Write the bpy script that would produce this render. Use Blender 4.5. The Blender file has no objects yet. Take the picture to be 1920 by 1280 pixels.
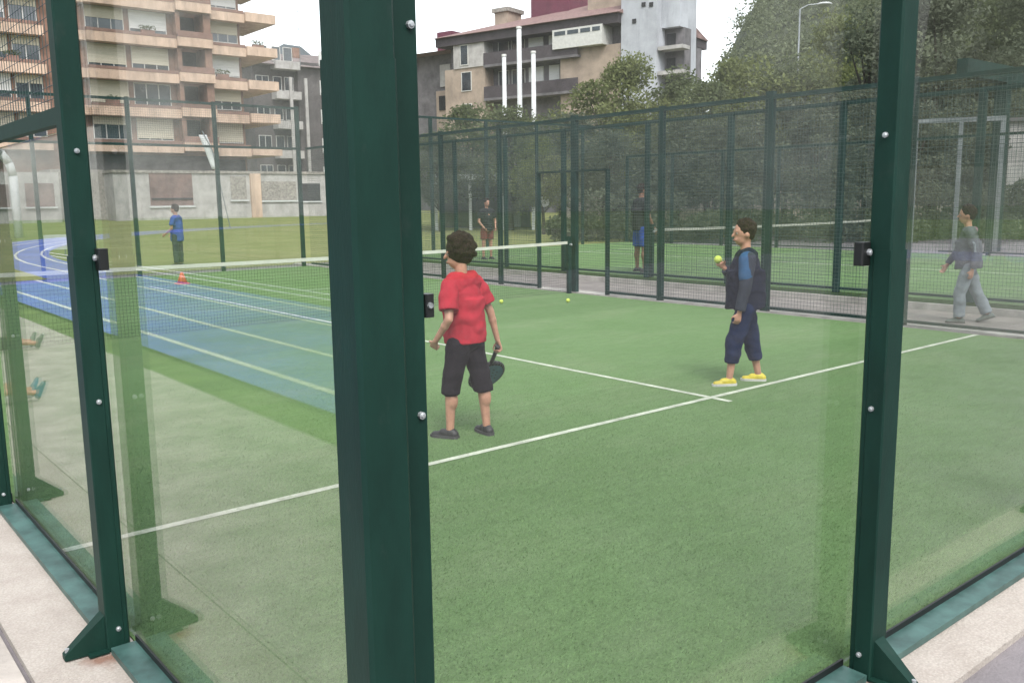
import bpy, bmesh, math, random
import numpy as np
from mathutils import Vector, Matrix

# ------------------------------------------------------------------ camera, sky, sun, exposure
scene = bpy.context.scene
C = scene.collection
CAM = np.array([-0.9222, -1.5349, 1.6510])
A_R = np.array([0.76982884, -0.63811289, -0.01324769])
A_U = np.array([0.1096966, 0.11183519, 0.98765356])
A_F = np.array([0.6287529, 0.76177742, -0.15609277])
FPX = 1684.45
cd = bpy.data.cameras.new('camera'); cam = bpy.data.objects.new('camera', cd); C.objects.link(cam)
cd.sensor_width = 36.0; cd.lens = 36.0 * FPX / 1920.0
cd.clip_start = 0.05; cd.clip_end = 3000
cam.matrix_world = Matrix(((A_R[0], A_U[0], -A_F[0], CAM[0]), (A_R[1], A_U[1], -A_F[1], CAM[1]),
                           (A_R[2], A_U[2], -A_F[2], CAM[2]), (0, 0, 0, 1)))
scene.camera = cam

SUN_EL, SUN_AZ = 52.0, 205.0          # degrees; azimuth from +Y clockwise
world = bpy.data.worlds.new('World'); scene.world = world; world.use_nodes = True
wn, wl = world.node_tree.nodes, world.node_tree.links
wn.clear()
sky = wn.new('ShaderNodeTexSky'); sky.sky_type = 'NISHITA'; sky.sun_disc = False
sky.sun_elevation = math.radians(SUN_EL); sky.sun_rotation = math.radians(SUN_AZ)
sky.air_density = 1.0; sky.dust_density = 1.5; sky.ozone_density = 1.0
hs = wn.new('ShaderNodeHueSaturation'); hs.inputs['Saturation'].default_value = 0.22
bg = wn.new('ShaderNodeBackground'); bg.inputs['Strength'].default_value = 0.13
wo = wn.new('ShaderNodeOutputWorld')
wl.new(sky.outputs[0], hs.inputs['Color']); wl.new(hs.outputs[0], bg.inputs['Color']); wl.new(bg.outputs[0], wo.inputs['Surface'])

sd = bpy.data.lights.new('sun', 'SUN'); sd.energy = 0.8; sd.angle = math.radians(25); sd.color = (1.0, 0.97, 0.92)
sun = bpy.data.objects.new('sun', sd); C.objects.link(sun)
az, el = math.radians(SUN_AZ), math.radians(SUN_EL)
sdir = Vector((math.sin(az) * math.cos(el), math.cos(az) * math.cos(el), math.sin(el)))
sun.rotation_euler = sdir.to_track_quat('Z', 'Y').to_euler()

scene.view_settings.view_transform = 'Standard'
scene.view_settings.look = 'None'
scene.view_settings.exposure = 1.78
scene.view_settings.gamma = 1.0
scene.view_settings.use_curve_mapping = False
scene.cycles.use_denoising = True
scene.cycles.max_bounces = 8
scene.cycles.diffuse_bounces = 3
scene.cycles.glossy_bounces = 4
scene.cycles.transparent_max_bounces = 48
scene.cycles.sample_clamp_indirect = 6.0

# ------------------------------------------------------------------ helpers
RNG = random.Random(7)

def ray(u, v):
    return (u - 960) / FPX * A_R - (v - 640) / FPX * A_U + A_F
def onY(u, v, Y):
    d = ray(u, v); return CAM + d * ((Y - CAM[1]) / d[1])
def onX(u, v, X):
    d = ray(u, v); return CAM + d * ((X - CAM[0]) / d[0])
def onD(u, v, D):
    d = ray(u, v); return CAM + d * (D / math.hypot(d[0], d[1]))
def onZ(u, v, Z=0.0):
    d = ray(u, v); return CAM + d * ((Z - CAM[2]) / d[2])

def lin(h):
    h = h.lstrip('#'); o = []
    for i in (0, 2, 4):
        s = int(h[i:i + 2], 16) / 255.0
        o.append(s / 12.92 if s <= 0.04045 else ((s + 0.055) / 1.055) ** 2.4)
    return o

def mat(name, col, rough=0.7, var=0.12, scale=6.0, bump=0.0, bscale=40.0, spec=0.5, metal=0.0, col2=None, coat=0.0, stretch=None, island=0.0):
    """procedural principled material: colour mottled by noise, optional bump"""
    m = bpy.data.materials.new(name); m.use_nodes = True
    n, l = m.node_tree.nodes, m.node_tree.links
    b = n['Principled BSDF']
    b.inputs['Roughness'].default_value = rough
    b.inputs['Metallic'].default_value = metal
    b.inputs['Specular IOR Level'].default_value = spec
    b.inputs['Coat Weight'].default_value = coat
    tc = n.new('ShaderNodeTexCoord'); src = tc.outputs['Object']
    if stretch:
        mp = n.new('ShaderNodeMapping'); mp.inputs['Scale'].default_value = stretch
        l.new(src, mp.inputs['Vector']); src = mp.outputs[0]
    nz = n.new('ShaderNodeTexNoise'); nz.inputs['Scale'].default_value = scale; nz.inputs['Detail'].default_value = 6; nz.inputs['Roughness'].default_value = 0.62
    l.new(src, nz.inputs['Vector'])
    rp = n.new('ShaderNodeValToRGB')
    c2 = col2 or [min(1, c * (1 + var * 2)) for c in col]
    c1 = col if col2 else [c * (1 - var * 2) for c in col]
    rp.color_ramp.elements[0].position = 0.33; rp.color_ramp.elements[0].color = (*c1, 1)
    rp.color_ramp.elements[1].position = 0.67; rp.color_ramp.elements[1].color = (*c2, 1)
    l.new(nz.outputs['Fac'], rp.inputs['Fac'])
    out = rp.outputs['Color']
    if island > 0:
        g = n.new('ShaderNodeNewGeometry'); mr = n.new('ShaderNodeMapRange')
        mr.inputs['To Min'].default_value = 1 - island; mr.inputs['To Max'].default_value = 1 + island
        l.new(g.outputs['Random Per Island'], mr.inputs['Value'])
        mx = n.new('ShaderNodeVectorMath'); mx.operation = 'SCALE'
        l.new(out, mx.inputs[0]); l.new(mr.outputs[0], mx.inputs['Scale']); out = mx.outputs[0]
    l.new(out, b.inputs['Base Color'])
    if bump > 0:
        n2 = n.new('ShaderNodeTexNoise'); n2.inputs['Scale'].default_value = bscale; n2.inputs['Detail'].default_value = 4
        l.new(src, n2.inputs['Vector'])
        bp = n.new('ShaderNodeBump'); bp.inputs['Strength'].default_value = bump; bp.inputs['Distance'].default_value = 0.02
        l.new(n2.outputs['Fac'], bp.inputs['Height']); l.new(bp.outputs[0], b.inputs['Normal'])
    m['out'] = 0
    return m

def glass_mat(name, tint, r0=0.045, rough=0.0, dust=0.0055):
    """clear toughened glass without refraction: transparent + mirror by Schlick's Fresnel"""
    m = bpy.data.materials.new(name); m.use_nodes = True
    n, l = m.node_tree.nodes, m.node_tree.links
    n.clear()
    o = n.new('ShaderNodeOutputMaterial'); mix = n.new('ShaderNodeMixShader')
    t = n.new('ShaderNodeBsdfTransparent'); t.inputs['Color'].default_value = (*tint, 1)
    g = n.new('ShaderNodeBsdfGlossy'); g.inputs['Roughness'].default_value = rough
    lw = n.new('ShaderNodeLayerWeight'); lw.inputs['Blend'].default_value = 0.5
    p = n.new('ShaderNodeMath'); p.operation = 'POWER'; p.inputs[1].default_value = 5.0
    ma = n.new('ShaderNodeMath'); ma.operation = 'MULTIPLY_ADD'; ma.inputs[1].default_value = 1 - r0; ma.inputs[2].default_value = r0
    l.new(lw.outputs['Facing'], p.inputs[0]); l.new(p.outputs[0], ma.inputs[0]); l.new(ma.outputs[0], mix.inputs['Fac'])
    l.new(t.outputs[0], mix.inputs[1]); l.new(g.outputs[0], mix.inputs[2])
    # thin uneven film of dust and smears
    tc = n.new('ShaderNodeTexCoord'); mp = n.new('ShaderNodeMapping'); mp.inputs['Scale'].default_value = (1.6, 1.6, 0.7)
    nz = n.new('ShaderNodeTexNoise'); nz.inputs['Scale'].default_value = 1.4; nz.inputs['Detail'].default_value = 8; nz.inputs['Roughness'].default_value = 0.68
    l.new(tc.outputs['Object'], mp.inputs['Vector']); l.new(mp.outputs[0], nz.inputs['Vector'])
    mr = n.new('ShaderNodeMapRange'); mr.inputs['From Min'].default_value = 0.35; mr.inputs['From Max'].default_value = 0.7
    mr.inputs['To Min'].default_value = dust * 0.45; mr.inputs['To Max'].default_value = dust * 1.7
    l.new(nz.outputs['Fac'], mr.inputs['Value'])
    df = n.new('ShaderNodeBsdfDiffuse'); df.inputs['Color'].default_value = (0.75, 0.74, 0.71, 1)
    m2 = n.new('ShaderNodeMixShader'); l.new(mr.outputs[0], m2.inputs['Fac']); l.new(mix.outputs[0], m2.inputs[1]); l.new(df.outputs[0], m2.inputs[2])
    l.new(m2.outputs[0], o.inputs['Surface'])
    return m

def weather(m, col, scale, lo, hi, amount, stretch=(1, 1, 1)):
    """lay irregular worn or dusty patches of another colour over a material"""
    n, l = m.node_tree.nodes, m.node_tree.links
    b = n['Principled BSDF']; base = b.inputs['Base Color'].links[0].from_socket
    tc = [x for x in n if x.type == 'TEX_COORD'][0]
    mp = n.new('ShaderNodeMapping'); mp.inputs['Scale'].default_value = stretch
    nz = n.new('ShaderNodeTexNoise'); nz.inputs['Scale'].default_value = scale; nz.inputs['Detail'].default_value = 9; nz.inputs['Roughness'].default_value = 0.7
    l.new(tc.outputs['Object'], mp.inputs['Vector']); l.new(mp.outputs[0], nz.inputs['Vector'])
    r = n.new('ShaderNodeMapRange'); r.inputs['From Min'].default_value = lo; r.inputs['From Max'].default_value = hi; r.inputs['To Max'].default_value = amount
    l.new(nz.outputs['Fac'], r.inputs['Value'])
    mx = n.new('ShaderNodeMix'); mx.data_type = 'RGBA'; l.new(r.outputs[0], mx.inputs[0]); l.new(base, mx.inputs[6]); mx.inputs[7].default_value = (*col, 1)
    l.new(mx.outputs[2], b.inputs['Base Color'])
    return m

class MB:
    """collects geometry, builds ONE mesh object"""
    def __init__(s): s.v, s.f = [], []
    def add(s, vs, fs):
        k = len(s.v); s.v += [tuple(float(c) for c in p) for p in vs]; s.f += [tuple(i + k for i in f) for f in fs]; return s
    def box(s, x0, x1, y0, y1, z0, z1):
        if x0 > x1: x0, x1 = x1, x0
        if y0 > y1: y0, y1 = y1, y0
        return s.add([(x0, y0, z0), (x1, y0, z0), (x1, y1, z0), (x0, y1, z0), (x0, y0, z1), (x1, y0, z1), (x1, y1, z1), (x0, y1, z1)],
                     [(0, 3, 2, 1), (4, 5, 6, 7), (0, 1, 5, 4), (1, 2, 6, 5), (2, 3, 7, 6), (3, 0, 4, 7)])
    def prism(s, prof, z0, z1):
        n = len(prof)
        return s.add([(x, y, z0) for x, y in prof] + [(x, y, z1) for x, y in prof],
                     [tuple(range(n - 1, -1, -1)), tuple(range(n, 2 * n))] + [(i, (i + 1) % n, n + (i + 1) % n, n + i) for i in range(n)])
    def crect(s, x0, x1, y0, y1, z0, z1, c=0.004):
        return s.prism([(x0 + c, y0), (x1 - c, y0), (x1, y0 + c), (x1, y1 - c), (x1 - c, y1), (x0 + c, y1), (x0, y1 - c), (x0, y0 + c)], z0, z1)
    def frust(s, a, b, ra, rb, n=12, cap=True, sq=(1, 1)):
        a, b = Vector(a), Vector(b); d = (b - a)
        if d.length < 1e-6: return s
        d.normalize(); q = Vector((0, 0, 1)) if abs(d.z) < 0.9 else Vector((1, 0, 0))
        e1 = d.cross(q).normalized(); e2 = d.cross(e1)
        vs = [a + (e1 * math.cos(t) * sq[0] + e2 * math.sin(t) * sq[1]) * ra for t in (2 * math.pi * i / n for i in range(n))]
        vs += [b + (e1 * math.cos(t) * sq[0] + e2 * math.sin(t) * sq[1]) * rb for t in (2 * math.pi * i / n for i in range(n))]
        fs = [(i, (i + 1) % n, n + (i + 1) % n, n + i) for i in range(n)]
        if cap: fs += [tuple(range(n - 1, -1, -1)), tuple(range(n, 2 * n))]
        return s.add(vs, fs)
    def ball(s, c, r, nu=12, nv=8, rot=None):
        if not hasattr(r, '__len__'): r = (r, r, r)
        vs, fs = [(0, 0, -1)], []
        for j in range(1, nv):
            t = math.pi * j / nv - math.pi / 2
            vs += [(math.cos(t) * math.cos(2 * math.pi * i / nu), math.cos(t) * math.sin(2 * math.pi * i / nu), math.sin(t)) for i in range(nu)]
        vs.append((0, 0, 1)); L = len(vs) - 1
        for i in range(nu):
            fs.append((0, 1 + (i + 1) % nu, 1 + i)); fs.append((L, 1 + (nv - 2) * nu + i, 1 + (nv - 2) * nu + (i + 1) % nu))
            for j in range(nv - 2):
                a = 1 + j * nu + i; b2 = 1 + j * nu + (i + 1) % nu
                fs.append((a, b2, b2 + nu, a + nu))
        P = [Vector((x * r[0], y * r[1], z * r[2])) for x, y, z in vs]
        if rot is not None: P = [rot @ p for p in P]
        return s.add([p + Vector(c) for p in P], fs)
    def caps(s, a, b, ra, rb, n=12):
        s.frust(a, b, ra, rb, n); s.ball(a, ra, n, 8); s.ball(b, rb, n, 8); return s
    def tube(s, pts, r, n=8):
        rs = r if hasattr(r, '__len__') else [r] * len(pts)
        for i in range(len(pts) - 1):
            s.frust(pts[i], pts[i + 1], rs[i], rs[i + 1], n)
        return s
    def mesh(s, name):
        me = bpy.data.meshes.new(name); me.from_pydata(s.v, [], s.f); me.update(); return me
    def build(s, name, m=None, parent=None, smooth=False):
        return link(name, s.mesh(name), m, parent, smooth)

def link(name, me, m=None, parent=None, smooth=False):
    o = bpy.data.objects.new(name, me); C.objects.link(o)
    if m is not None and len(me.materials) == 0: me.materials.append(m)
    if smooth:
        me.polygons.foreach_set('use_smooth', [True] * len(me.polygons))
    if parent is not None: o.parent = parent
    return o

def tag(o, label, cat, group=None):
    o['label'] = label; o['category'] = cat
    if group: o['group'] = group
    return o

def empty(name, loc=(0, 0, 0), rz=0.0, label=None, cat=None, group=None):
    o = bpy.data.objects.new(name, None); C.objects.link(o); o.empty_display_size = 0.2
    o.location = [float(c) for c in loc]; o.rotation_euler = (0, 0, rz)
    if label: tag(o, label, cat, group)
    return o

def struct(o, kind='structure', label=None):
    o['kind'] = kind
    if label: o['label'] = label
    return o

def bx(name, m, parent, *b, ch=0.0):
    mb = MB()
    if ch: mb.crect(*b, c=ch)
    else: mb.box(*b)
    return mb.build(name, m, parent)

# ------------------------------------------------------------------ materials
M = {}
M['post'] = mat('green painted steel', [0.0055, 0.0275, 0.0200], 0.55, 0.08, 5, bump=0.05, bscale=60, spec=0.2, stretch=(3, 3, 0.8))
weather(M['post'], [0.04, 0.05, 0.045], 9, 0.60, 0.78, 0.4, (1, 1, .6)); weather(M['post'], [0.10, 0.045, 0.025], 40, 0.70, 0.76, 0.6)
M['post_far'] = mat('green painted steel, matt', [0.008, 0.029, 0.026], 0.55, 0.15, 3, spec=0.25)
M['rail'] = mat('weathered teal base channel', [0.040, 0.090, 0.080], 0.45, 0.20, 9, spec=0.5, stretch=(1, 1, 1))
M['black'] = mat('black plastic', [0.008, 0.009, 0.009], 0.45, 0.1)
M['bolt'] = mat('galvanised bolt', [0.36, 0.38, 0.39], 0.4, 0.2, 30, metal=0.4)
M['wire'] = mat('green coated wire', [0.045, 0.07, 0.065], 0.55, 0.1)
M['wire_dark'] = mat('black net cord', [0.012, 0.014, 0.014], 0.8, 0.1)
M['glass'] = glass_mat('toughened glass', (0.975, 0.985, 0.98))
M['tape'] = mat('white net tape', [0.50, 0.51, 0.45], 0.8, 0.06, 4)
M['tape2'] = mat('veil greyed net tape', [0.30, 0.30, 0.27], 0.8, 0.08, 4)  # white tape greyed in colour to stand in for the veil over it
M['paint'] = mat('white court paint', [0.42, 0.45, 0.36], 0.85, 0.14, 5, bump=0.2, bscale=200)
weather(M['paint'], [0.14, 0.20, 0.09], 30, 0.52, 0.66, 0.6)
M['pave'] = mat('grey asphalt paving', [0.165, 0.15, 0.155], 0.9, 0.14, 2.5, bump=0.4, bscale=90)
M['concrete'] = mat('pale beige concrete', [0.37, 0.335, 0.30], 0.85, 0.12, 3.0, bump=0.3, bscale=60)
M['aisle'] = mat('grey brown aisle paving', [0.20, 0.18, 0.165], 0.9, 0.12, 2.0, bump=0.3, bscale=50)
M['aisle_kerb'] = mat('light grey concrete kerb', [0.36, 0.34, 0.31], 0.85, 0.12, 3.0)
M['verge'] = mat('rough grass', [0.085, 0.125, 0.035], 0.95, 0.22, 1.2, bump=0.6, bscale=40, spec=0.15)
M['field'] = mat('yellowish meadow', [0.150, 0.165, 0.062], 0.95, 0.16, 0.5, bump=0.5, bscale=20, spec=0.1, col2=[0.215, 0.215, 0.095])
M['pitch'] = mat('green playing field', [0.075, 0.135, 0.045], 0.95, 0.15, 0.4, spec=0.1)
M['track'] = mat('blue running track', [0.06, 0.11, 0.44], 0.85, 0.12, 1.0, bump=0.2, bscale=150)
M['track_line'] = mat('white track paint', [0.62, 0.64, 0.66], 0.8, 0.08, 3)
M['skin'] = mat('skin', [0.42, 0.22, 0.15], 0.5, 0.08, 18)
M['hair'] = mat('dark brown hair', [0.020, 0.011, 0.009], 0.8, 0.3, 60, bump=0.8, bscale=90, spec=0.15)
M['wall_white'] = mat('pale rendered wall', [0.38, 0.36, 0.345], 0.9, 0.10, 1.5, bump=0.1)
weather(M['wall_white'], [0.22, 0.20, 0.18], 2.2, 0.55, 0.72, 0.6, (1.2, 1.2, .3))
M['dark_open'] = mat('dark interior', [0.02, 0.02, 0.022], 0.8, 0.2, 0.8)
M['pane'] = mat('window glass', [0.04, 0.05, 0.06], 0.08, 0.3, 0.4, spec=0.8)
M['white'] = mat('white paint', [0.52, 0.53, 0.53], 0.5, 0.05, 2)

def turf_material():
    m = mat('artificial turf', [0.098, 0.170, 0.064], 0.95, 0.1, 0.55, col2=[0.116, 0.190, 0.078], spec=0.12)
    n, l = m.node_tree.nodes, m.node_tree.links
    b = n['Principled BSDF']; base = b.inputs['Base Color'].links[0].from_socket
    tc = [x for x in n if x.type == 'TEX_COORD'][0]
    # sand grains and fibre tufts
    f = n.new('ShaderNodeTexNoise'); f.inputs['Scale'].default_value = 70; f.inputs['Detail'].default_value = 5; f.inputs['Roughness'].default_value = 0.75
    l.new(tc.outputs['Object'], f.inputs['Vector'])
    mr = n.new('ShaderNodeMapRange'); mr.inputs['From Min'].default_value = 0.3; mr.inputs['From Max'].default_value = 0.7; mr.inputs['To Min'].default_value = 0.70; mr.inputs['To Max'].default_value = 1.30
    l.new(f.outputs['Fac'], mr.inputs['Value'])
    sc = n.new('ShaderNodeVectorMath'); sc.operation = 'SCALE'; l.new(base, sc.inputs[0]); l.new(mr.outputs[0], sc.inputs['Scale'])
    # trodden sandy patches
    p = n.new('ShaderNodeTexNoise'); p.inputs['Scale'].default_value = 0.9; p.inputs['Detail'].default_value = 7; p.inputs['Roughness'].default_value = 0.7
    mp = n.new('ShaderNodeMapping'); mp.inputs['Scale'].default_value = (0.6, 1.2, 1); mp.inputs['Location'].default_value = (3.1, 1.7, 0)
    l.new(tc.outputs['Object'], mp.inputs['Vector']); l.new(mp.outputs[0], p.inputs['Vector'])
    r2 = n.new('ShaderNodeMapRange'); r2.inputs['From Min'].default_value = 0.5; r2.inputs['From Max'].default_value = 0.78; r2.inputs['To Max'].default_value = 0.55
    l.new(p.outputs['Fac'], r2.inputs['Value'])
    mx = n.new('ShaderNodeMix'); mx.data_type = 'RGBA'
    l.new(r2.outputs[0], mx.inputs[0]); l.new(sc.outputs[0], mx.inputs[6]); mx.inputs[7].default_value = (0.175, 0.215, 0.12, 1)
    l.new(mx.outputs[2], b.inputs['Base Color'])
    # pile lean of each laid roll and brushed streaks
    prev = mx.outputs[2]
    sx = n.new('ShaderNodeSeparateXYZ'); l.new(tc.outputs['Object'], sx.inputs[0])
    dv = n.new('ShaderNodeMath'); dv.operation = 'MULTIPLY'; dv.inputs[1].default_value = 1 / 1.95; l.new(sx.outputs['Y'], dv.inputs[0])
    fl = n.new('ShaderNodeMath'); fl.operation = 'FLOOR'; l.new(dv.outputs[0], fl.inputs[0])
    wn_ = n.new('ShaderNodeTexWhiteNoise'); wn_.noise_dimensions = '1D'; l.new(fl.outputs[0], wn_.inputs['W'])
    st = n.new('ShaderNodeTexNoise'); st.inputs['Scale'].default_value = 9; st.inputs['Detail'].default_value = 6; st.inputs['Roughness'].default_value = 0.7
    mp2 = n.new('ShaderNodeMapping'); mp2.inputs['Scale'].default_value = (0.5, 2.4, 1); l.new(tc.outputs['Object'], mp2.inputs['Vector']); l.new(mp2.outputs[0], st.inputs['Vector'])
    a1 = n.new('ShaderNodeMath'); a1.operation = 'MULTIPLY_ADD'; a1.inputs[1].default_value = 0.10; a1.inputs[2].default_value = 0.95; l.new(wn_.outputs['Value'], a1.inputs[0])
    a2 = n.new('ShaderNodeMath'); a2.operation = 'MULTIPLY_ADD'; a2.inputs[1].default_value = 0.70; a2.inputs[2].default_value = 0.65; l.new(st.outputs['Fac'], a2.inputs[0])
    a3 = n.new('ShaderNodeMath'); a3.operation = 'MULTIPLY'; l.new(a1.outputs[0], a3.inputs[0]); l.new(a2.outputs[0], a3.inputs[1])
    s3 = n.new('ShaderNodeVectorMath'); s3.operation = 'SCALE'; l.new(prev, s3.inputs[0]); l.new(a3.outputs[0], s3.inputs['Scale']); l.new(s3.outputs[0], b.inputs['Base Color'])
    bp = n.new('ShaderNodeBump'); bp.inputs['Strength'].default_value = 0.55; bp.inputs['Distance'].default_value = 0.012
    l.new(f.outputs['Fac'], bp.inputs['Height']); l.new(bp.outputs[0], b.inputs['Normal'])
    return m
M['turf'] = turf_material()

def kerb_material():
    """pebbly pale concrete with a rust run beside the post foot"""
    m = mat('exposed pebble concrete', [0.36, 0.318, 0.278], 0.9, 0.1, 5, col2=[0.43, 0.388, 0.345], bump=0.4, bscale=110)
    n, l = m.node_tree.nodes, m.node_tree.links
    b = n['Principled BSDF']; base = b.inputs['Base Color'].links[0].from_socket
    tc = [x for x in n if x.type == 'TEX_COORD'][0]
    v = n.new('ShaderNodeTexVoronoi'); v.inputs['Scale'].default_value = 95; l.new(tc.outputs['Object'], v.inputs['Vector'])
    mr = n.new('ShaderNodeMapRange'); mr.inputs['From Max'].default_value = 0.7; mr.inputs['To Min'].default_value = 1.06; mr.inputs['To Max'].default_value = 0.84
    l.new(v.outputs['Distance'], mr.inputs['Value'])
    sc = n.new('ShaderNodeVectorMath'); sc.operation = 'SCALE'; l.new(base, sc.inputs[0]); l.new(mr.outputs[0], sc.inputs['Scale'])
    nz = n.new('ShaderNodeTexNoise'); nz.inputs['Scale'].default_value = 14; l.new(tc.outputs['Object'], nz.inputs['Vector'])
    prev = sc.outputs[0]
    for cx, cy in ((-0.13, 1.80), (1.83, -0.14)):
        d = n.new('ShaderNodeVectorMath'); d.operation = 'DISTANCE'; d.inputs[1].default_value = (cx, cy, 0.02); l.new(tc.outputs['Object'], d.inputs[0])
        a = n.new('ShaderNodeMath'); a.operation = 'MULTIPLY_ADD'; a.inputs[1].default_value = 0.12; l.new(nz.outputs['Fac'], a.inputs[0]); l.new(d.outputs['Value'], a.inputs[2])
        r = n.new('ShaderNodeMapRange'); r.inputs['From Min'].default_value = 0.075; r.inputs['From Max'].default_value = 0.15; r.inputs['To Min'].default_value = 0.75; r.inputs['To Max'].default_value = 0.0
        l.new(a.outputs[0], r.inputs['Value'])
        mx = n.new('ShaderNodeMix'); mx.data_type = 'RGBA'; l.new(r.outputs[0], mx.inputs[0]); l.new(prev, mx.inputs[6]); mx.inputs[7].default_value = (0.16, 0.055, 0.022, 1)
        prev = mx.outputs[2]
    l.new(prev, b.inputs['Base Color'])
    return m
M['kerb'] = kerb_material()

# ------------------------------------------------------------------ the ground
def sheet(name, x0, x1, y0, y1, z, m, parent=None, thick=0.0):
    mb = MB()
    if thick: mb.box(x0, x1, y0, y1, z - thick, z)
    else: mb.add([(x0, y0, z), (x1, y0, z), (x1, y1, z), (x0, y1, z)], [(0, 1, 2, 3)])
    o = mb.build(name, m, parent)
    return o

struct(sheet('ground', -900, 900, -900, 900, -0.07, M['verge']))
struct(sheet('asphalt_pavement', -0.45, 34, -14, 21.2, -0.024, M['pave']))
struct(sheet('playing_field', -120, -6.1, -60, 160, -0.05, M['pitch']))
struct(sheet('concrete_path', -1.95, -0.378, -14, 34, -0.012, M['concrete']))
k = struct(sheet('kerb_strip', -0.36, -0.002, -0.36, 20.1, 0.004, M['kerb'], thick=0.05))
k2 = struct(sheet('kerb_strip', 0.002, 10.0, -0.29, -0.001, 0.003, M['kerb'], thick=0.05))
struct(sheet('aisle_pavement', 10.32, 11.88, -6, 21, -0.004, M['aisle'], thick=0.03))
struct(sheet('aisle_kerb', 10.02, 10.315, -3, 21, 0.02, M['aisle_kerb'], thick=0.06))
# running track: straight, then a bend away from the courts
def track_band(x0, x1, z, name, m, parent=None):
    cx, R0, R1 = -42.0, x0 + 42.0, x1 + 42.0
    pts = [(-60.0, None)]
    rows = [((x0, -60), (x1, -60)), ((x0, 26), (x1, 26))]
    for i in range(1, 25):
        t = math.radians(90 * i / 24)
        rows.append(((cx + R0 * math.cos(t), 26 + R0 * math.sin(t)), (cx + R1 * math.cos(t), 26 + R1 * math.sin(t))))
    vs = []
    for a, b in rows: vs += [(a[0], a[1], z), (b[0], b[1], z)]
    fs = [(2 * i, 2 * i + 1, 2 * i + 3, 2 * i + 2) for i in range(len(rows) - 1)]
    return MB().add(vs, fs).build(name, m, parent)
tr = struct(track_band(-6.0, -2.45, -0.03, 'running_track', M['track']))
for x in (-2.83, -3.75, -4.95, -5.75):
    track_band(x - 0.04, x + 0.04, -0.026, 'lane_line', M['track_line'], tr)
pl = bpy.data.objects['playing_field']
for x in (-6.6, -7.05):
    sheet('touch_line', x - 0.05, x + 0.05, -40, 60, -0.046, M['track_line'], pl)
for y in (9.0, 14.5, 22.0):
    sheet('cross_line', -40, -7.1, y - 0.05, y + 0.05, -0.046, M['track_line'], pl)
# meadow beyond the court ends, rising slightly
mf = MB().add([(-4, 21.2, -0.3), (120, 21.2, -0.3), (120, 110, -0.3), (-4, 110, -0.3), (-4, 21.2, -0.015), (120, 21.2, -0.015), (120, 110, 1.4), (-4, 110, 1.4)],
              [(4, 5, 6, 7), (0, 1, 5, 4), (1, 2, 6, 5), (2, 3, 7, 6), (3, 0, 4, 7)])
struct(mf.build('meadow', M['field']))
def meadow_z(y): return -0.015 + max(0, y - 21.2) * 1.415 / 88.8

# courts' turf and lines
def court_turf(x0, z, name):
    t = sheet(name, x0 + 0.005, x0 + 9.995, 0.005, 19.995, z, M['turf'], thick=0.12)
    struct(t)
    for y in (3.05, 16.95):
        sheet('service_line', x0 + 0.02, x0 + 9.98, y - 0.028, y + 0.028, z + 0.004, M['paint'], t)
    sheet('centre_line', x0 + 4.972, x0 + 5.028, 2.85, 3.02, z + 0.004, M['paint'], t)
    sheet('centre_line', x0 + 4.972, x0 + 5.028, 3.08, 16.92, z + 0.004, M['paint'], t)
    sheet('centre_line', x0 + 4.972, x0 + 5.028, 16.98, 17.15, z + 0.004, M['paint'], t)
    return t
near_turf = court_turf(0, 0.0, 'court_turf')
def turf_pile(parent, n=1300000):
    """short plastic blades standing on the nearest part of the court"""
    g = np.random.RandomState(4)
    # denser towards the near corner
    x = 0.05 + 9.85 * g.uniform(0, 1, n); y = 0.05 + 9.5 * g.uniform(0, 1, n); rad = np.hypot(x, y)
    dens = np.exp(-(np.maximum(0, rad - 1.2) / 3.3) ** 2)
    keep = (np.abs(y - 3.05) > 0.034) & ~((np.abs(x - 5) < 0.034) & (y > 2.83)) & (g.uniform(0, 1, n) < dens)
    x, y = x[keep], y[keep]; n = len(x)
    h = g.uniform(0.006, 0.013, n); w = g.uniform(0.0012, 0.0022, n); a = g.uniform(0, 2 * np.pi, n)
    lean = g.normal(0, 0.006, (n, 2)) + np.array([0.003, -0.004])
    co = np.zeros((n, 3, 3), dtype=np.float32)
    co[:, 0] = np.stack([x - np.cos(a) * w, y - np.sin(a) * w, np.full(n, -0.001)], 1)
    co[:, 1] = np.stack([x + np.cos(a) * w, y + np.sin(a) * w, np.full(n, -0.001)], 1)
    co[:, 2] = np.stack([x + lean[:, 0], y + lean[:, 1], h], 1)
    me = bpy.data.meshes.new('turf_pile'); me.vertices.add(n * 3); me.vertices.foreach_set('co', co.ravel())
    me.loops.add(n * 3); me.loops.foreach_set('vertex_index', np.arange(n * 3, dtype=np.int32))
    me.polygons.add(n); me.polygons.foreach_set('loop_start', np.arange(0, n * 3, 3, dtype=np.int32))
    me.update(calc_edges=True)
    o = link('turf_pile', me, mat('turf blades', [0.124, 0.210, 0.080], 0.8, 0.1, 0.8, col2=[0.156, 0.245, 0.100], spec=0.2, island=0.35), parent)
    o['kind'] = 'stuff'
    return o
turf_pile(near_turf)
X2, Z2 = 12.0, 0.15
struct(sheet('court_plinth', X2 - 0.1, X2 + 10.15, -0.15, 20.15, Z2 - 0.06, M['aisle_kerb'], thick=0.2))
court_turf(X2, Z2, 'court_turf')

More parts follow.
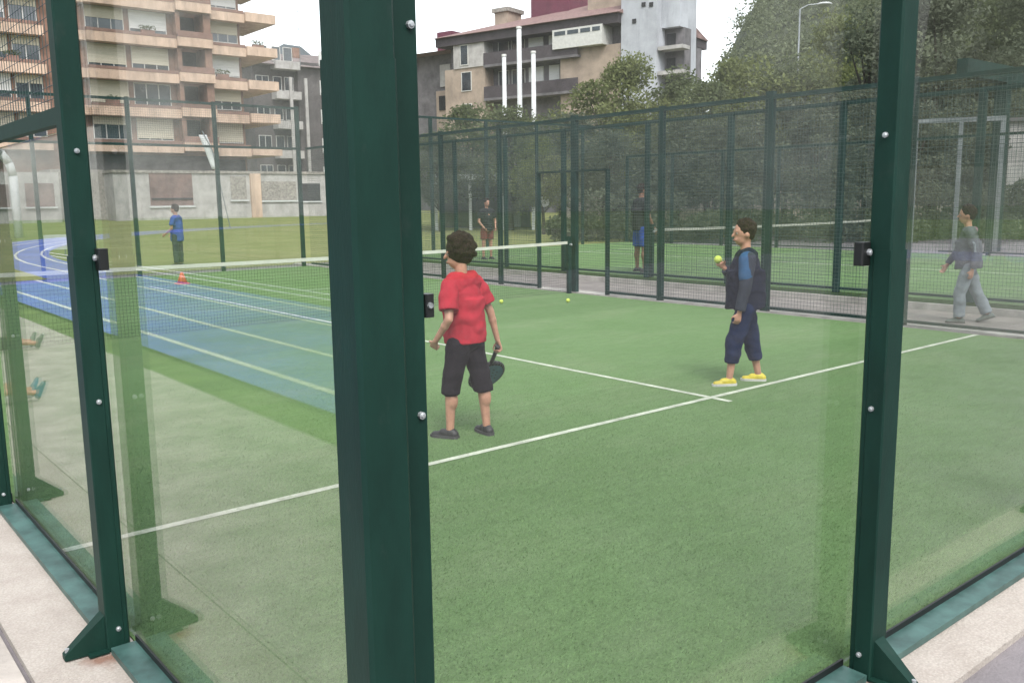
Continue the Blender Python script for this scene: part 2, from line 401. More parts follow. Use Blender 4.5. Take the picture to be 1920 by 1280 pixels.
# ------------------------------------------------------------------ court walls
def wire_panel(p0, dirv, s0, s1, z0, z1, pitch=0.05, r=0.0021, name='wire_mesh', parent=None, m=None):
    """welded mesh: real vertical and horizontal wires"""
    p0 = np.array(p0, float); d = np.array(dirv, float); nrm = np.array([-d[1], d[0], 0.0]); up = np.array([0, 0, 1.0])
    vs, fs = [], []
    def wire(a, b, e1, e2):
        k = len(vs)
        for q in (a, b):
            vs.extend([q + e1 * r, q + e2 * r, q - e1 * r, q - e2 * r])
        fs.extend([(k + i, k + (i + 1) % 4, k + 4 + (i + 1) % 4, k + 4 + i) for i in range(4)])
    n = max(1, int(round((s1 - s0) / pitch)))
    for i in range(n + 1):
        s = s0 + (s1 - s0) * i / n
        wire(p0 + d * s + up * z0, p0 + d * s + up * z1, d, nrm)
    n = max(1, int(round((z1 - z0) / pitch)))
    for i in range(n + 1):
        z = z0 + (z1 - z0) * i / n
        wire(p0 + d * s0 + up * z + nrm * r, p0 + d * s1 + up * z + nrm * r, up, nrm)
    me = bpy.data.meshes.new(name); me.from_pydata([tuple(map(float, v)) for v in vs], [], fs)
    o = link(name, me, m or M['wire'], parent); o['kind'] = 'stuff'
    return o

def obox(p0, dirv, nout, s0, s1, n0, n1, z0, z1, ch=0.0):
    """box in wall coordinates: s along, n outward, z up"""
    pad = lambda q: np.array(tuple(q) + (0.0,) * (3 - len(q)), float)
    p0, d, nn = pad(p0), pad(dirv), pad(nout)
    a = p0 + d * s0 + nn * n0; b = p0 + d * s1 + nn * n1
    x0, x1 = sorted((a[0], b[0])); y0, y1 = sorted((a[1], b[1]))
    mb = MB()
    if ch: mb.crect(x0, x1, y0, y1, z0, z1, c=ch)
    else: mb.box(x0, x1, y0, y1, z0, z1)
    return mb

def post_foot(root, p0, d, n, s, z, near):
    """triangular outward foot of a post with its anchor bolt"""
    P = lambda a, b, c: tuple(np.array(p0, float) + np.array(d, float) * a + np.array(n, float) * b + np.array([0, 0, c]))
    w0, w1 = 0.030, 0.018
    mb = MB()
    top = [P(s - w0, 0.095, z + 0.15), P(s + w0, 0.095, z + 0.15), P(s + w1, 0.245, z + 0.026), P(s - w1, 0.245, z + 0.026)]
    bot = [P(s - w0, 0.095, z + 0.006), P(s + w0, 0.095, z + 0.006), P(s + w1, 0.245, z + 0.006), P(s - w1, 0.245, z + 0.006)]
    mb.add(top + bot, [(0, 1, 2, 3), (7, 6, 5, 4), (0, 4, 5, 1), (1, 5, 6, 2), (2, 6, 7, 3), (3, 7, 4, 0)])
    mb.v += obox(p0, d, n, s - 0.055, s + 0.055, 0.10, 0.17, z + 0.0055, z + 0.013).v
    k = len(mb.v) - 8
    mb.f += [tuple(i + k for i in f) for f in [(0, 3, 2, 1), (4, 5, 6, 7), (0, 1, 5, 4), (1, 2, 6, 5), (2, 3, 7, 6), (3, 0, 4, 7)]]
    f = mb.build('foot_bracket', M['post'], root)
    MB().frust(P(s, 0.232, z + 0.026), P(s, 0.232, z + 0.045), 0.008, 0.008, 8).build('anchor_bolt', M['bolt'], f)

def bolt(root, pos, nout, r=0.009):
    a = np.array(pos, float); b = a + np.array(nout, float) * 0.008
    mb = MB(); mb.frust(a - np.array(nout, float) * 0.002, b, r, r, 8); mb.frust(b, b + np.array(nout, float) * 0.003, r * 0.8, r * 0.45, 8)
    mb.build('bolt', M['bolt'], root)

def wall(name, label, p0, d, n, z, glass, meshes, posts, rails, near=False, pm=None, base=None):
    """glass: (s0,s1,h)  meshes: (s0,s1,z0,z1)  posts: (s, height, width)  rails: (s0,s1,z)"""
    root = empty(name, p0 + (0,) if len(p0) == 2 else p0, 0, label, 'fence')
    inv = np.array(root.location)
    pm = pm or M['post_far']
    o0 = (0.0, 0.0, 0.0)
    for s0, s1, h in glass:
        obox(o0, d, n, s0 + 0.006, s1 - 0.006, -0.012, 0.0, z + 0.03, z + h).build('glass_pane', M['glass'], root)
    for s0, s1, z0, z1 in meshes:
        wire_panel((n[0] * 0.02, n[1] * 0.02, 0), (d[0], d[1], 0), s0, s1, z + z0, z + z1, r=(0.0015 if near else 0.0021), parent=root)
    for s, h, w in posts:
        p = obox(o0, d, n, s - w / 2, s + w / 2, 0.022, 0.10, z, z + h, ch=0.006).build('post', pm, root)
        if near:
            # lower sleeve, glass clamp, bolts, foot
            obox(o0, d, n, s - w / 2 - 0.003, s + w / 2 + 0.003, 0.04, 0.1035, z + 0.012, z + 1.475, ch=0.004).build('sleeve', pm, p)
            cl = obox(o0, d, n, s - w / 2 - 0.055, s - w / 2 - 0.004, 0.001, 0.034, z + 1.425, z + 1.50, ch=0.004).build('glass_clamp', M['black'], p)
            P = lambda a, b, c: tuple(np.array(d + (0,), float) * a + np.array(n + (0,), float) * b + np.array([0, 0, c]))
            dn = np.array(d + (0,), float) * -1
            bolt(p, P(s - w / 2 - 0.02, 0.034, z + 1.468), n + (0,), 0.011)
            for zz in (0.09, 0.955, 1.835, 2.6):
                bolt(p, P(s - w / 2 - (0.003 if zz < 1.4 else 0), 0.062, z + zz), tuple(dn))
            post_foot(p, o0, d + (0,), n + (0,), s, z + 0.004, near)
    for s0, s1, zz in rails:
        obox(o0, d, n, s0, s1, 0.024, 0.064, z + zz - (0.03 if zz > 2.5 or near else 0.018), z + zz + (0.03 if zz > 2.5 or near else 0.018)).build('rail', pm, root)
    if base:
        for s0, s1 in base:
            obox(o0, d, n, s0, s1, 0.010, 0.098, z + 0.006, z + 0.032).build('base_channel', M['rail'] if near else pm, root)
            obox(o0, d, n, s0, s1, 0.002, 0.010, z + 0.006, z + 0.055).build('glazing_gasket', M['black'] if near else pm, root)
    return root

Xp, Xn, Yp, Yn = (1, 0), (-1, 0), (0, 1), (0, -1)
# near side wall (left in the picture)
wall('glass_wall', 'green framed glass side wall, left of the big corner post', (0, 0, 0), Yp, Xn, 0.0,
     [(0.02, 1.95, 3.0), (1.95, 3.96, 1.93), (16.04, 18.05, 1.93), (18.05, 19.98, 3.0)],
     [(0.02, 1.9, 3.02, 3.98), (1.95, 3.96, 2.0, 2.98), (4.04, 5.96, 0.05, 2.98), (6.04, 7.96, 0.05, 2.98), (8.04, 9.16, 0.05, 2.98), (9.16, 10.84, 2.15, 2.98),
      (10.84, 11.96, 0.05, 2.98), (12.04, 13.96, 0.05, 2.98), (14.04, 15.96, 0.05, 2.98), (16.04, 18.05, 2.0, 2.98)],
     [(1.885, 4.0, 0.085), (3.96, 3.0, 0.085)], [(2.0, 16.0, 3.0), (2.0, 3.9, 1.97), (9.16, 10.84, 2.12), (0.1, 1.83, 4.0)], near=True, pm=M['post'],
     base=[(0.12, 1.82), (1.95, 3.9), (4.02, 9.1), (10.9, 19.9)])
side = bpy.data.objects['glass_wall']
for s in (6, 8, 9.16, 10, 10.84, 12, 14, 16, 18.1):
    obox((0, 0, 0), Yp, Xn, s - 0.04, s + 0.04, 0.022, 0.10, 0, 3.0, ch=0.006).build('post', M['post_far'], side)
# near back wall (right in the picture)
wall('glass_wall', 'green framed glass back wall, right of the big corner post', (0, 0, 0), Xp, Yn, 0.0,
     [(0.02, 1.93, 3.0), (1.93, 3.98, 3.0), (3.98, 6.02, 3.0), (6.02, 8.05, 3.0), (8.05, 9.98, 3.0)],
     [(0.02, 9.98, 3.02, 3.98)], [(1.875, 4.0, 0.095), (3.98, 4.0, 0.095), (6.02, 4.0, 0.095), (8.05, 4.0, 0.095)], [(0.1, 9.9, 3.0), (0.1, 9.9, 4.0)],
     near=True, pm=M['post'], base=[(0.12, 1.815), (1.935, 3.92), (4.04, 5.96), (6.08, 7.99), (8.11, 9.9)])
# corner post in front of everything
cp = empty('corner_post', (0, 0, 0), 0, 'big dark green square corner post nearest the camera', 'post')
b = MB().crect(-0.105, -0.004, -0.105, -0.004, -0.02, 4.05, c=0.007).build('column', M['post'], cp)
MB().crect(-0.1085, -0.0025, -0.1085, -0.0025, 0.0, 1.905, c=0.008).build('sleeve', M['post'], cp)
bx('flange', M['post'], cp, -0.004, 0.098, -0.022, -0.006, 0.0, 4.0, ch=0.003)
bx('flange', M['post'], cp, -0.022, -0.006, -0.004, 0.128, 0.0, 4.0, ch=0.003)
for z in (0.44, 1.215, 1.985, 2.41):
    bolt(cp, (0.080, -0.022, z), (0, -1, 0), 0.008)
    bolt(cp, (-0.022, 0.105, z), (-1, 0, 0), 0.008)
cl = bx('glass_clamp', M['black'], cp, 0.099, 0.120, -0.026, -0.001, 1.415, 1.463, ch=0.003)
MB().frust((0.108, -0.026, 1.44), (0.108, -0.031, 1.44), 0.007, 0.006, 8).build('bolt', M['bolt'], cl)
# far side wall
fw = wall('mesh_fence', 'long green mesh fence along the far side of the near court', (10, 0, 0), Yp, Xp, 0.0,
     [(0.05, 1.98, 2.9), (2.02, 3.98, 1.95)],
     [(0.05, 1.98, 2.92, 2.98), (2.02, 3.98, 2.0, 2.98), (4.04, 5.94, 0.05, 2.98), (6.06, 7.96, 0.05, 2.98), (8.04, 9.2, 0.05, 2.98), (9.2, 10.9, 2.12, 2.98), (10.95, 11.96, 0.05, 2.98),
      (12.04, 13.96, 0.05, 2.98), (14.04, 15.96, 0.05, 2.98), (16.04, 17.96, 0.05, 2.98), (18.04, 19.9, 0.05, 2.98)],
     [(0.04, 4.0, 0.1), (2.0, 3.05, 0.08), (4.0, 3.05, 0.08), (6.05, 3.08, 0.13), (8.02, 3.05, 0.1), (9.2, 2.13, 0.045), (10.0, 3.06, 0.13), (10.95, 2.13, 0.045), (12.08, 3.05, 0.08), (14.0, 3.05, 0.08), (16, 3.05, 0.08), (18, 3.05, 0.08)],
     [(0.05, 19.95, 3.0), (9.2, 10.95, 2.12), (4.04, 9.2, 0.07), (10.95, 19.9, 0.07), (0.05, 3.98, 0.07)])
# far back wall
wall('mesh_fence', 'glass and mesh end wall at the far end of the near court', (0, 20, 0), Xp, Yp, 0.0,
     [(0.05, 1.7, 2.95), (1.78, 3.65, 2.95), (3.75, 5.65, 2.95), (5.75, 7.65, 2.95), (7.75, 9.8, 2.95)],
     [(0.05, 9.9, 3.02, 3.98)], [(0.0, 4.05, 0.08), (1.74, 4.05, 0.08), (3.70, 4.05, 0.08), (5.72, 4.05, 0.09), (7.72, 4.05, 0.09), (9.88, 4.05, 0.1)], [(0.05, 9.9, 4.0), (0.05, 9.9, 3.0)])
# second court
wall('mesh_fence', 'green mesh fence on the near side of the second court', (X2, 0, 0), Yp, Xn, Z2, [(0.05, 1.98, 2.9)],
     [(2.02, 3.9, 0.05, 2.85), (4.04, 5.94, 0.05, 2.85), (6.06, 7.96, 0.05, 2.85), (8.04, 11.96, 0.05, 2.85), (12.04, 15.96, 0.05, 2.85), (16.04, 19.9, 0.05, 2.85)],
     [(0.05, 3.9, 0.1), (2.0, 2.9, 0.08), (4.0, 2.9, 0.1), (6.05, 2.9, 0.1), (8.12, 2.9, 0.1), (10.0, 2.9, 0.08), (12.3, 2.9, 0.1), (14.2, 2.9, 0.08), (16.1, 2.9, 0.08), (18, 2.9, 0.08), (19.9, 3.9, 0.08)],
     [(0.05, 19.95, 2.88), (0.05, 19.9, 0.06)])
wall('mesh_fence', 'dark mesh fence on the far side of the second court, before the trees', (X2 + 10, 0, 0), Yp, Xp, Z2, [],
     [(0.05, 9.2, 0.05, 2.85), (10.95, 19.9, 0.05, 2.85)],
     [(s, 2.9, 0.09) for s in (0, 2, 4, 6, 8, 10, 12, 14, 16, 18, 20)], [(0.05, 19.95, 2.88), (0.05, 9.2, 0.06), (10.95, 19.9, 0.06)])
wall('mesh_fence', 'end wall of the second court toward the meadow', (X2, 20, 0), Xp, Yp, Z2, [(0.1, 4.9, 2.9), (5.0, 9.9, 2.9)],
     [(0.1, 9.9, 2.92, 3.8)], [(s, 3.85, 0.09) for s in (2, 4, 6, 8)], [(0.1, 9.9, 3.82)])
wall('mesh_fence', 'end wall of the second court at the right edge of the view', (X2, 0, 0), Xp, Yn, Z2, [(0.1, 4.9, 2.9), (5.0, 9.9, 2.9)],
     [(0.1, 9.9, 2.92, 3.8)], [(s, 3.85, 0.09) for s in (2, 4, 6, 8)], [(0.1, 9.9, 3.82)])

def net(x0, z, label, tm):
    root = empty('court_net', (x0, 10, z), 0, label, 'net')
    mb = MB(); N = 20; vs, fs = [], []
    zc = lambda s: 0.915 - 0.035 * (1 - ((s - 5) / 5) ** 2)
    for i in range(N + 1):
        s = 0.12 + 9.76 * i / N; zt = zc(s)
        vs += [(s, -0.006, zt - 0.048), (s, 0.006, zt - 0.048), (s, 0.006, zt), (s, -0.006, zt)]
    for i in range(N):
        for j in range(4): fs.append((4 * i + j, 4 * i + 4 + j, 4 * i + 4 + (j + 1) % 4, 4 * i + (j + 1) % 4))
    mb.add(vs, fs); mb.build('tape', tm, root)
    wire_panel((0, 0, 0), (1, 0, 0), 0.12, 9.88, 0.03, 0.835, pitch=0.042, r=0.0014, name='netting', parent=root, m=M['wire_dark'])
    for s in (0.08, 9.92):
        p = MB().crect(s - 0.035, s + 0.035, -0.035, 0.035, 0.001, 1.0, c=0.006).build('net_post', M['post_far'], root)
        MB().frust((s, -0.035, 0.86), (s, -0.07, 0.86), 0.02, 0.02, 10).build('winder', M['bolt'], p)
    return root
net(0, 0.0, 'white topped net across the near court', M['tape'])
net(X2, Z2, 'white topped net across the second court behind the mesh fence', M['tape2'])

def leaf_mat(name, c1, c2):
    m = mat(name, c1, 0.7, 0.1, 0.7, col2=c2, spec=0.2, island=0.22)
    n, l = m.node_tree.nodes, m.node_tree.links
    b = n['Principled BSDF']; col = b.inputs['Base Color'].links[0].from_socket; o = [x for x in n if x.type == 'OUTPUT_MATERIAL'][0]
    t = n.new('ShaderNodeBsdfTranslucent'); l.new(col, t.inputs['Color'])
    mx = n.new('ShaderNodeMixShader'); mx.inputs['Fac'].default_value = 0.45      # thin leaves let light through
    l.new(b.outputs[0], mx.inputs[1]); l.new(t.outputs[0], mx.inputs[2]); l.new(mx.outputs[0], o.inputs['Surface'])
    return m
M['leaf_dark'] = leaf_mat('dark foliage', [0.092, 0.108, 0.074], [0.135, 0.155, 0.10])
M['leaf_mid'] = leaf_mat('mid green foliage', [0.09, 0.112, 0.054], [0.14, 0.165, 0.078])
M['leaf_light'] = leaf_mat('light yellow green foliage', [0.125, 0.15, 0.055], [0.195, 0.215, 0.09])
M['leaf_grey'] = leaf_mat('grey green foliage', [0.096, 0.112, 0.080], [0.145, 0.16, 0.11])
M['bark'] = mat('bark', [0.05, 0.042, 0.034], 0.95, 0.25, 8, bump=0.7, bscale=25)

def leaves(rs, clumps, n_each, leaf):
    nr = np.random.RandomState(rs)
    vs, fs = [], []
    for (cx, cy, cz, cr) in clumps:
        n = int(n_each)
        d = nr.normal(size=(n, 3)); d /= np.linalg.norm(d, axis=1)[:, None]
        rad = cr * nr.uniform(0.35, 1.0, n) ** 0.6
        P = np.array([cx, cy, cz]) + d * rad[:, None] * np.array([1, 1, 0.8])
        a = nr.normal(size=(n, 3)); a /= np.linalg.norm(a, axis=1)[:, None]
        b = np.cross(a, nr.normal(size=(n, 3))); b /= np.linalg.norm(b, axis=1)[:, None]
        L = leaf * nr.uniform(0.6, 1.4, n)[:, None]
        for p, e, f2, l2 in zip(P, a, b, L):
            k = len(vs)
            vs.extend([p - e * l2, p + f2 * l2 * 0.5, p + e * l2, p - f2 * l2 * 0.5]); fs.append((k, k + 1, k + 2, k + 3))
    return vs, fs

# ------------------------------------------------------------------ buildings
def win(parent, x0, x1, z0, z1, y, m_shut=None, part=1.0, fr=0.06, ny=-1):
    """window part: frame, pane, roller shutter covering the upper share; facade normal along -Y (ny)"""
    f = MB()
    f.box(x0, x1, y, y + ny * 0.06, z0, z0 + fr); f.box(x0, x1, y, y + ny * 0.06, z1 - fr, z1)
    f.box(x0, x0 + fr, y, y + ny * 0.06, z0 + fr, z1 - fr); f.box(x1 - fr, x1, y, y + ny * 0.06, z0 + fr, z1 - fr)
    n = max(1, int(round((x1 - x0) / 0.85)))
    for i in range(1, n):
        xx = x0 + (x1 - x0) * i / n; f.box(xx - 0.03, xx + 0.03, y, y + ny * 0.05, z0 + fr, z1 - fr)
    o = f.build('window', M['win_frame'], parent)
    bx('pane', M['pane'], o, x0 + fr, x1 - fr, y + ny * 0.004, y + ny * 0.02, z0 + fr, z1 - fr)
    if m_shut and part > 0.02:
        bx('shutter', m_shut, o, x0 + 0.02, x1 - 0.02, y + ny * 0.062, y + ny * 0.085, z1 - (z1 - z0) * part, z1 - 0.01)
    return o
M['win_frame'] = mat('pale window frame', [0.52, 0.51, 0.48], 0.5, 0.05)
M['shutter'] = mat('cream roller shutter', [0.50, 0.46, 0.36], 0.7, 0.08, 2, stretch=(0.3, 0.3, 14))
M['shutter2'] = mat('whitish roller shutter', [0.58, 0.58, 0.56], 0.7, 0.08, 2, stretch=(0.3, 0.3, 14))
M['brick_a'] = mat('red brown brickwork', [0.205, 0.12, 0.088], 0.9, 0.15, 1.2, bump=0.2, bscale=20)
M['brick_d'] = mat('dark grey brickwork', [0.085, 0.075, 0.075], 0.9, 0.15, 0.8)
M['parapet'] = mat('peach rendered parapet', [0.48, 0.345, 0.26], 0.85, 0.12, 1.2, stretch=(1.5, 1.5, .4))
weather(M['parapet'], [0.20, 0.15, 0.12], 3, 0.55, 0.75, 0.6, (1.5, 1.5, .25))
M['band'] = mat('red brown trim', [0.20, 0.115, 0.09], 0.85, 0.12, 1.0)
M['stone'] = mat('grey stone cladding', [0.26, 0.235, 0.21], 0.9, 0.2, 7)

YA = 68.0
bA = empty('apartment_building', (24, YA, 0.6), 0, 'red brick apartment block with peach balcony bands, behind the meadow at left', 'building')
def A(u, v=200): return onY(u, v, YA)[0] - 24.0
zA = [onY(250, v, YA)[2] - 0.6 for v in (75, 147, 215, 277)]     # parapet centres, top to bottom
zA = sorted(zA); pitch = (zA[-1] - zA[0]) / 3.0
floors = [zA[0] + pitch * i for i in range(6)]
zt = floors[-1] + pitch
bx('wall', M['brick_a'], bA, A(-150), A(338), 0.6, 12, 0, zt)
bx('wall', M['brick_a'], bA, A(338), A(402), 1.6, 12, 0, zt)
bx('wall', M['brick_a'], bA, A(402), A(466), 0.9, 12, 0, zt)
bx('flat_roof', M['stone'], bA, A(-150) - 0.5, A(466) + 0.5, 0.1, 12.5, zt + 0.003, zt + 0.4)
R = random.Random(3)
for i, z in enumerate(floors):
    z0, z1 = z - 0.33, z + 0.33
    for a, b2, dy, dz in ((-150, 92, -0.3, 0.0), (145, 172, 0.0, 0.0), (170.5, 337, -0.3, 0.0), (337.5, 402, -0.55, 0.15), (402.5, 465.5, -0.15, -0.15)):
        p = bx('balcony_parapet', M['parapet'], bA, A(a), A(b2), dy, 0.55, z0 + dz, z1 + dz)
        bx('trim', M['band'], p, A(a) + 0.02, A(b2) - 0.02, dy - 0.02, 0.54, z1 + dz + 0.003, z1 + dz + 0.22)
    p = bx('balcony_slab', M['parapet'], bA, A(466), A(521), -0.4, 6.0, z0 - 0.05, z1 - 0.02)
    if i < len(floors):
        zb, zc = z1 + 0.25, z + pitch - 0.36
        for a, b2, pr in ((-105, -40, .5), (-25, 28, .7), (36, 88, .35), (176, 248, (.35, .95, .85, .5, .3, .8)[i]), (258, 327, (.9, .05, .75, .8, .4, .9)[i]), (406, 461, (.95, .6, .95, .6, .9, .5)[i])):
            y = 0.598 if a < 400 else 0.898
            win(bA, A(a), A(b2), zb, zc, y, M['shutter'] if R.random() < .7 else M['shutter2'], pr)
        bx('loggia_door', M['dark_open'], bA, A(347), A(388), 1.55, 1.598, z1 + 0.15, zc + 0.1)
        bx('loggia_railing', M['band'], bA, A(338), A(402), -0.5, -0.46, z1 + 0.38, z1 + 0.6)
        bx('pier', M['brick_a'], bA, A(389), A(402), -0.2, 1.598, z1 + 0.16, z + pitch - 0.2)
        bx('pier', M['brick_a'], bA, A(338), A(346), -0.2, 1.598, z1 + 0.16, z + pitch - 0.2)
bx('ground_floor_opening', M['brick_d'], bA, A(160), A(395), 0.5, 0.59, 0.1, zA[0] - 0.5)
bx('ground_floor_opening', M['dark_open'], bA, A(405), A(462), 0.8, 0.89, 0.1, zA[0] - 0.7)

for (u0, u1, fl_) in ((200, 225, 1), (275, 300, 3), (410, 432, 2), (20, 45, 2), (480, 500, 3)):
    z = floors[fl_] + (0.56 if u0 < 400 else 0.41)
    if u0 > 470: z = floors[fl_] + 0.31
    p_ = bx('planter', M['band'], bA, A(u0), A(u1), -0.1, 0.15, z, z + 0.22)
    v_, f_ = leaves(int(u0), [(A(u0) + (A(u1) - A(u0)) * t_, 0.02, z + 0.38, 0.25) for t_ in (.1, .35, .6, .9)], 40, 0.07)
    mb_ = MB(); mb_.v = [tuple(map(float, c_)) for c_ in v_]; mb_.f = f_
    mb_.build('plants', M['leaf_mid'], p_)

# low pale building in front of it
YW = 60.0
zw = meadow_z(YW)
bW = empty('low_building', (22, YW, zw), 0, 'low pale grey wall building with dark openings at the edge of the meadow', 'building')
W = lambda u, v=360: onY(u, v, YW)[0] - 22
WZ = lambda v, u=350: onY(u, v, YW)[2] - zw
bx('wall', M['wall_white'], bW, W(-120), W(112), 0, 5, -0.4, WZ(325))
bx('wall', M['wall_white'], bW, W(214), W(625), 0, 5, -0.4, WZ(325))
bx('back_wall', M['stone'], bW, W(112), W(214), 2.0, 5, -0.4, WZ(318))
bx('coping', M['stone'], bW, W(214) - 0.1, W(625), -0.1, 5.1, WZ(325) + 0.003, WZ(325) + 0.18)
bx('plinth', M['wall_white'], bW, W(214), W(625), -0.06, -0.002, -0.4, WZ(385))
M['maroon'] = mat('maroon panel', [0.17, 0.11, 0.10], 0.8, 0.2, 0.8)
for a, b2, v0, v1, mm in ((281, 361, 322, 386, 'maroon'), (47, 101, 344, 384, 'maroon'), (-30, 16, 346, 384, 'maroon'), (433, 462, 330, 376, 'stone'), (490, 555, 340, 378, 'stone'), (565, 600, 344, 380, 'dark_open')):
    o = bx('opening', M[mm], bW, W(a), W(b2), -0.05, -0.003, WZ(v1), WZ(v0))
    bx('sill', M['white'], o, W(a) - 0.1, W(b2) + 0.1, -0.16, -0.052, WZ(v1) - 0.1, WZ(v1) - 0.003)
bx('brick_pilaster', M['parapet'], bW, W(469), W(488), -0.2, -0.003, -0.3, WZ(325))
bx('ledge', M['dark_open'], bW, W(283), W(360), -0.12, -0.053, WZ(374), WZ(371))

# dark building right of the block
YD = 88.0
bD = empty('dark_building', (42, YD, 0.8), 0, 'dark grey brick building with white balcony bands left of the corner post', 'building')
Dx = lambda u, v=200: onY(u, v, YD)[0] - 42
Dz = lambda v, u=560: onY(u, v, YD)[2] - 0.8
bx('wall', M['brick_d'], bD, Dx(476), Dx(640), 0, 10, -1, Dz(128))
bx('wall', M['brick_d'], bD, Dx(556), Dx(640), -0.6, -0.003, -1, Dz(118))
rf = MB().add([(Dx(470), -1.2, Dz(128) + .003), (Dx(650), -1.2, Dz(128) + .003), (Dx(650), 11, Dz(128) + .003), (Dx(470), 11, Dz(128) + .003), (Dx(500), 4, Dz(96)), (Dx(640), 4, Dz(88))],
              [(3, 2, 1, 0), (0, 1, 5, 4), (1, 2, 5), (2, 3, 4, 5), (3, 0, 4)]).build('roof', mat('brown grey roof', [0.16, 0.13, 0.125], 0.9, 0.15, 1), bD)
bx('chimney', M['brick_a'], rf, Dx(571), Dx(584), 2.0, 3.2, Dz(125), Dz(84))
for i in range(5):
    zz = Dz(190) - i * 3.0 + 3.0
    p = bx('balcony_parapet', M['wall_white'], bD, Dx(510), Dx(556), -1.3, -0.05, zz, zz + 0.8)
    for a, b2 in ((482, 506), (514, 530), (535, 552)):
        win(bD, Dx(a), Dx(b2), zz + 0.95, zz + 2.35, -0.002, None)
    win(bD, Dx(596), Dx(606), zz + 0.7, zz + 2.2, -0.602, M['shutter2'], 0.9)
for u in (533, 561):
    bx('pillar', M['wall_white'], bD, Dx(u), Dx(u + 5), -1.5, -1.31, -1, Dz(150))

# large building behind the mesh fence (own axes: facade recedes to the left)
thB = math.radians(-15.0)
dB = np.array([math.sin(thB), math.cos(thB)]); nB = np.array([-dB[1], dB[0]])  # along (away), facade normal toward camera side
G = onD(1175, 374, 72.0)[:2]
if np.dot(nB, CAM[:2] - G) < 0: nB = -nB
def BL(u, v, off=0.0):
    """pixel -> (s along facade measured to the right of G = negative of away, z) on the facade plane moved out by off"""
    d = ray(u, v); g = G + nB * off
    t = np.dot(g - CAM[:2], nB) / np.dot(d[:2], nB)
    p = CAM + d * t
    return -np.dot(p[:2] - G, dB), p[2]
rzB = math.atan2(-dB[1], -dB[0])
bB = empty('large_building', (G[0], G[1], 0.0), rzB, 'large grey and beige apartment house with red roof and white stair tower', 'building')
# local axes: +x along facade to the right (toward camera), facade normal = local -y or +y
ex = np.array([math.cos(rzB), math.sin(rzB)]); ey = np.array([-math.sin(rzB), math.cos(rzB)])
sy = 1.0 if np.dot(ey, nB) > 0 else -1.0      # outward sign
def S(u, v=120): return BL(u, v)[0]
def ZB(v, u=1000): return BL(u, v)[1]
M['grey_b'] = mat('grey render', [0.135, 0.125, 0.13], 0.9, 0.18, 1.0)
M['beige_b'] = mat('beige brick', [0.33, 0.26, 0.205], 0.9, 0.12, 0.8)
weather(M['beige_b'], [0.17, 0.14, 0.12], 1.5, 0.52, 0.72, 0.6, (1, 1, .3))
M['roof_r'] = mat('red brown roof tiles', [0.20, 0.125, 0.115], 0.9, 0.2, 2, stretch=(8, 1, 1), bump=0.3)
M['eave'] = mat('dark eave', [0.055, 0.045, 0.05], 0.8, 0.15, 1)
M['maroon_b'] = mat('maroon metal cladding', [0.11, 0.022, 0.042], 0.6, 0.1, 1)
M['tower'] = mat('white render', [0.40, 0.41, 0.44], 0.85, 0.08, 0.6)
weather(M['tower'], [0.22, 0.22, 0.23], 1.2, 0.52, 0.74, 0.5, (1.4, 1.4, .2))
def bbx(name, m, par, s0, s1, y0, y1, z0, z1):
    return bx(name, M[m] if isinstance(m, str) else m, par, s0, s1, sy * y0, sy * y1, z0, z1)
zE = ZB(72)
bbx('wall', 'grey_b', bB, S(846), S(1175), -14, 0, -1, zE)
bbx('wall', 'grey_b', bB, S(760), S(846) - 0.01, -14, -1.5, -1, ZB(100, 800))
er = bbx('eave', 'eave', bB, S(838), S(1176), -15, 1.5, zE + 0.003, zE + 0.7)
r = MB().add([(S(836), sy * 1.8, zE + .71), (S(1180), sy * 1.8, zE + .71), (S(1180), -sy * 15, zE + .71), (S(836), -sy * 15, zE + .71), (S(900), -sy * 6, zE + 3.0), (S(1175), -sy * 6, zE + 3.6)],
             [(0, 1, 5, 4), (1, 2, 5), (2, 3, 4, 5), (3, 0, 4), (3, 2, 1, 0)])
rB = r.build('roof', M['roof_r'], bB)
r2 = MB().add([(S(752), sy * 0.2, ZB(100, 800) + .01), (S(846) - .05, sy * 0.2, ZB(100, 800) + .01), (S(846) - .05, -sy * 15, ZB(100, 800) + .01), (S(752), -sy * 15, ZB(100, 800) + .01), (S(752), -sy * 6, ZB(72, 800)), (S(846) - .05, -sy * 6, ZB(72, 800))],
              [(0, 1, 5, 4), (1, 2, 5), (2, 3, 4, 5), (3, 0, 4), (3, 2, 1, 0)]).build('roof', M['roof_r'], bB)
ch = bbx('chimney', 'beige_b', rB, S(903), S(928), -4, -2, zE + 1.0, ZB(16, 915))
bbx('chimney_cap', 'stone', rB, S(900), S(931), -4.2, -1.8, ZB(16, 915) + .003, ZB(8, 915))
bbx('chimney', 'maroon_b', r2, S(787), S(815), -5, -2.5, ZB(95, 800), ZB(52, 800))
bbx('roof_house', 'maroon_b', rB, S(965), S(1036), -8, -2.5, zE + 1.2, ZB(-40, 1000))
bbx('roof_house', 'beige_b', rB, S(1090), S(1174), -9, -1, zE + 0.8, ZB(-40, 1130))
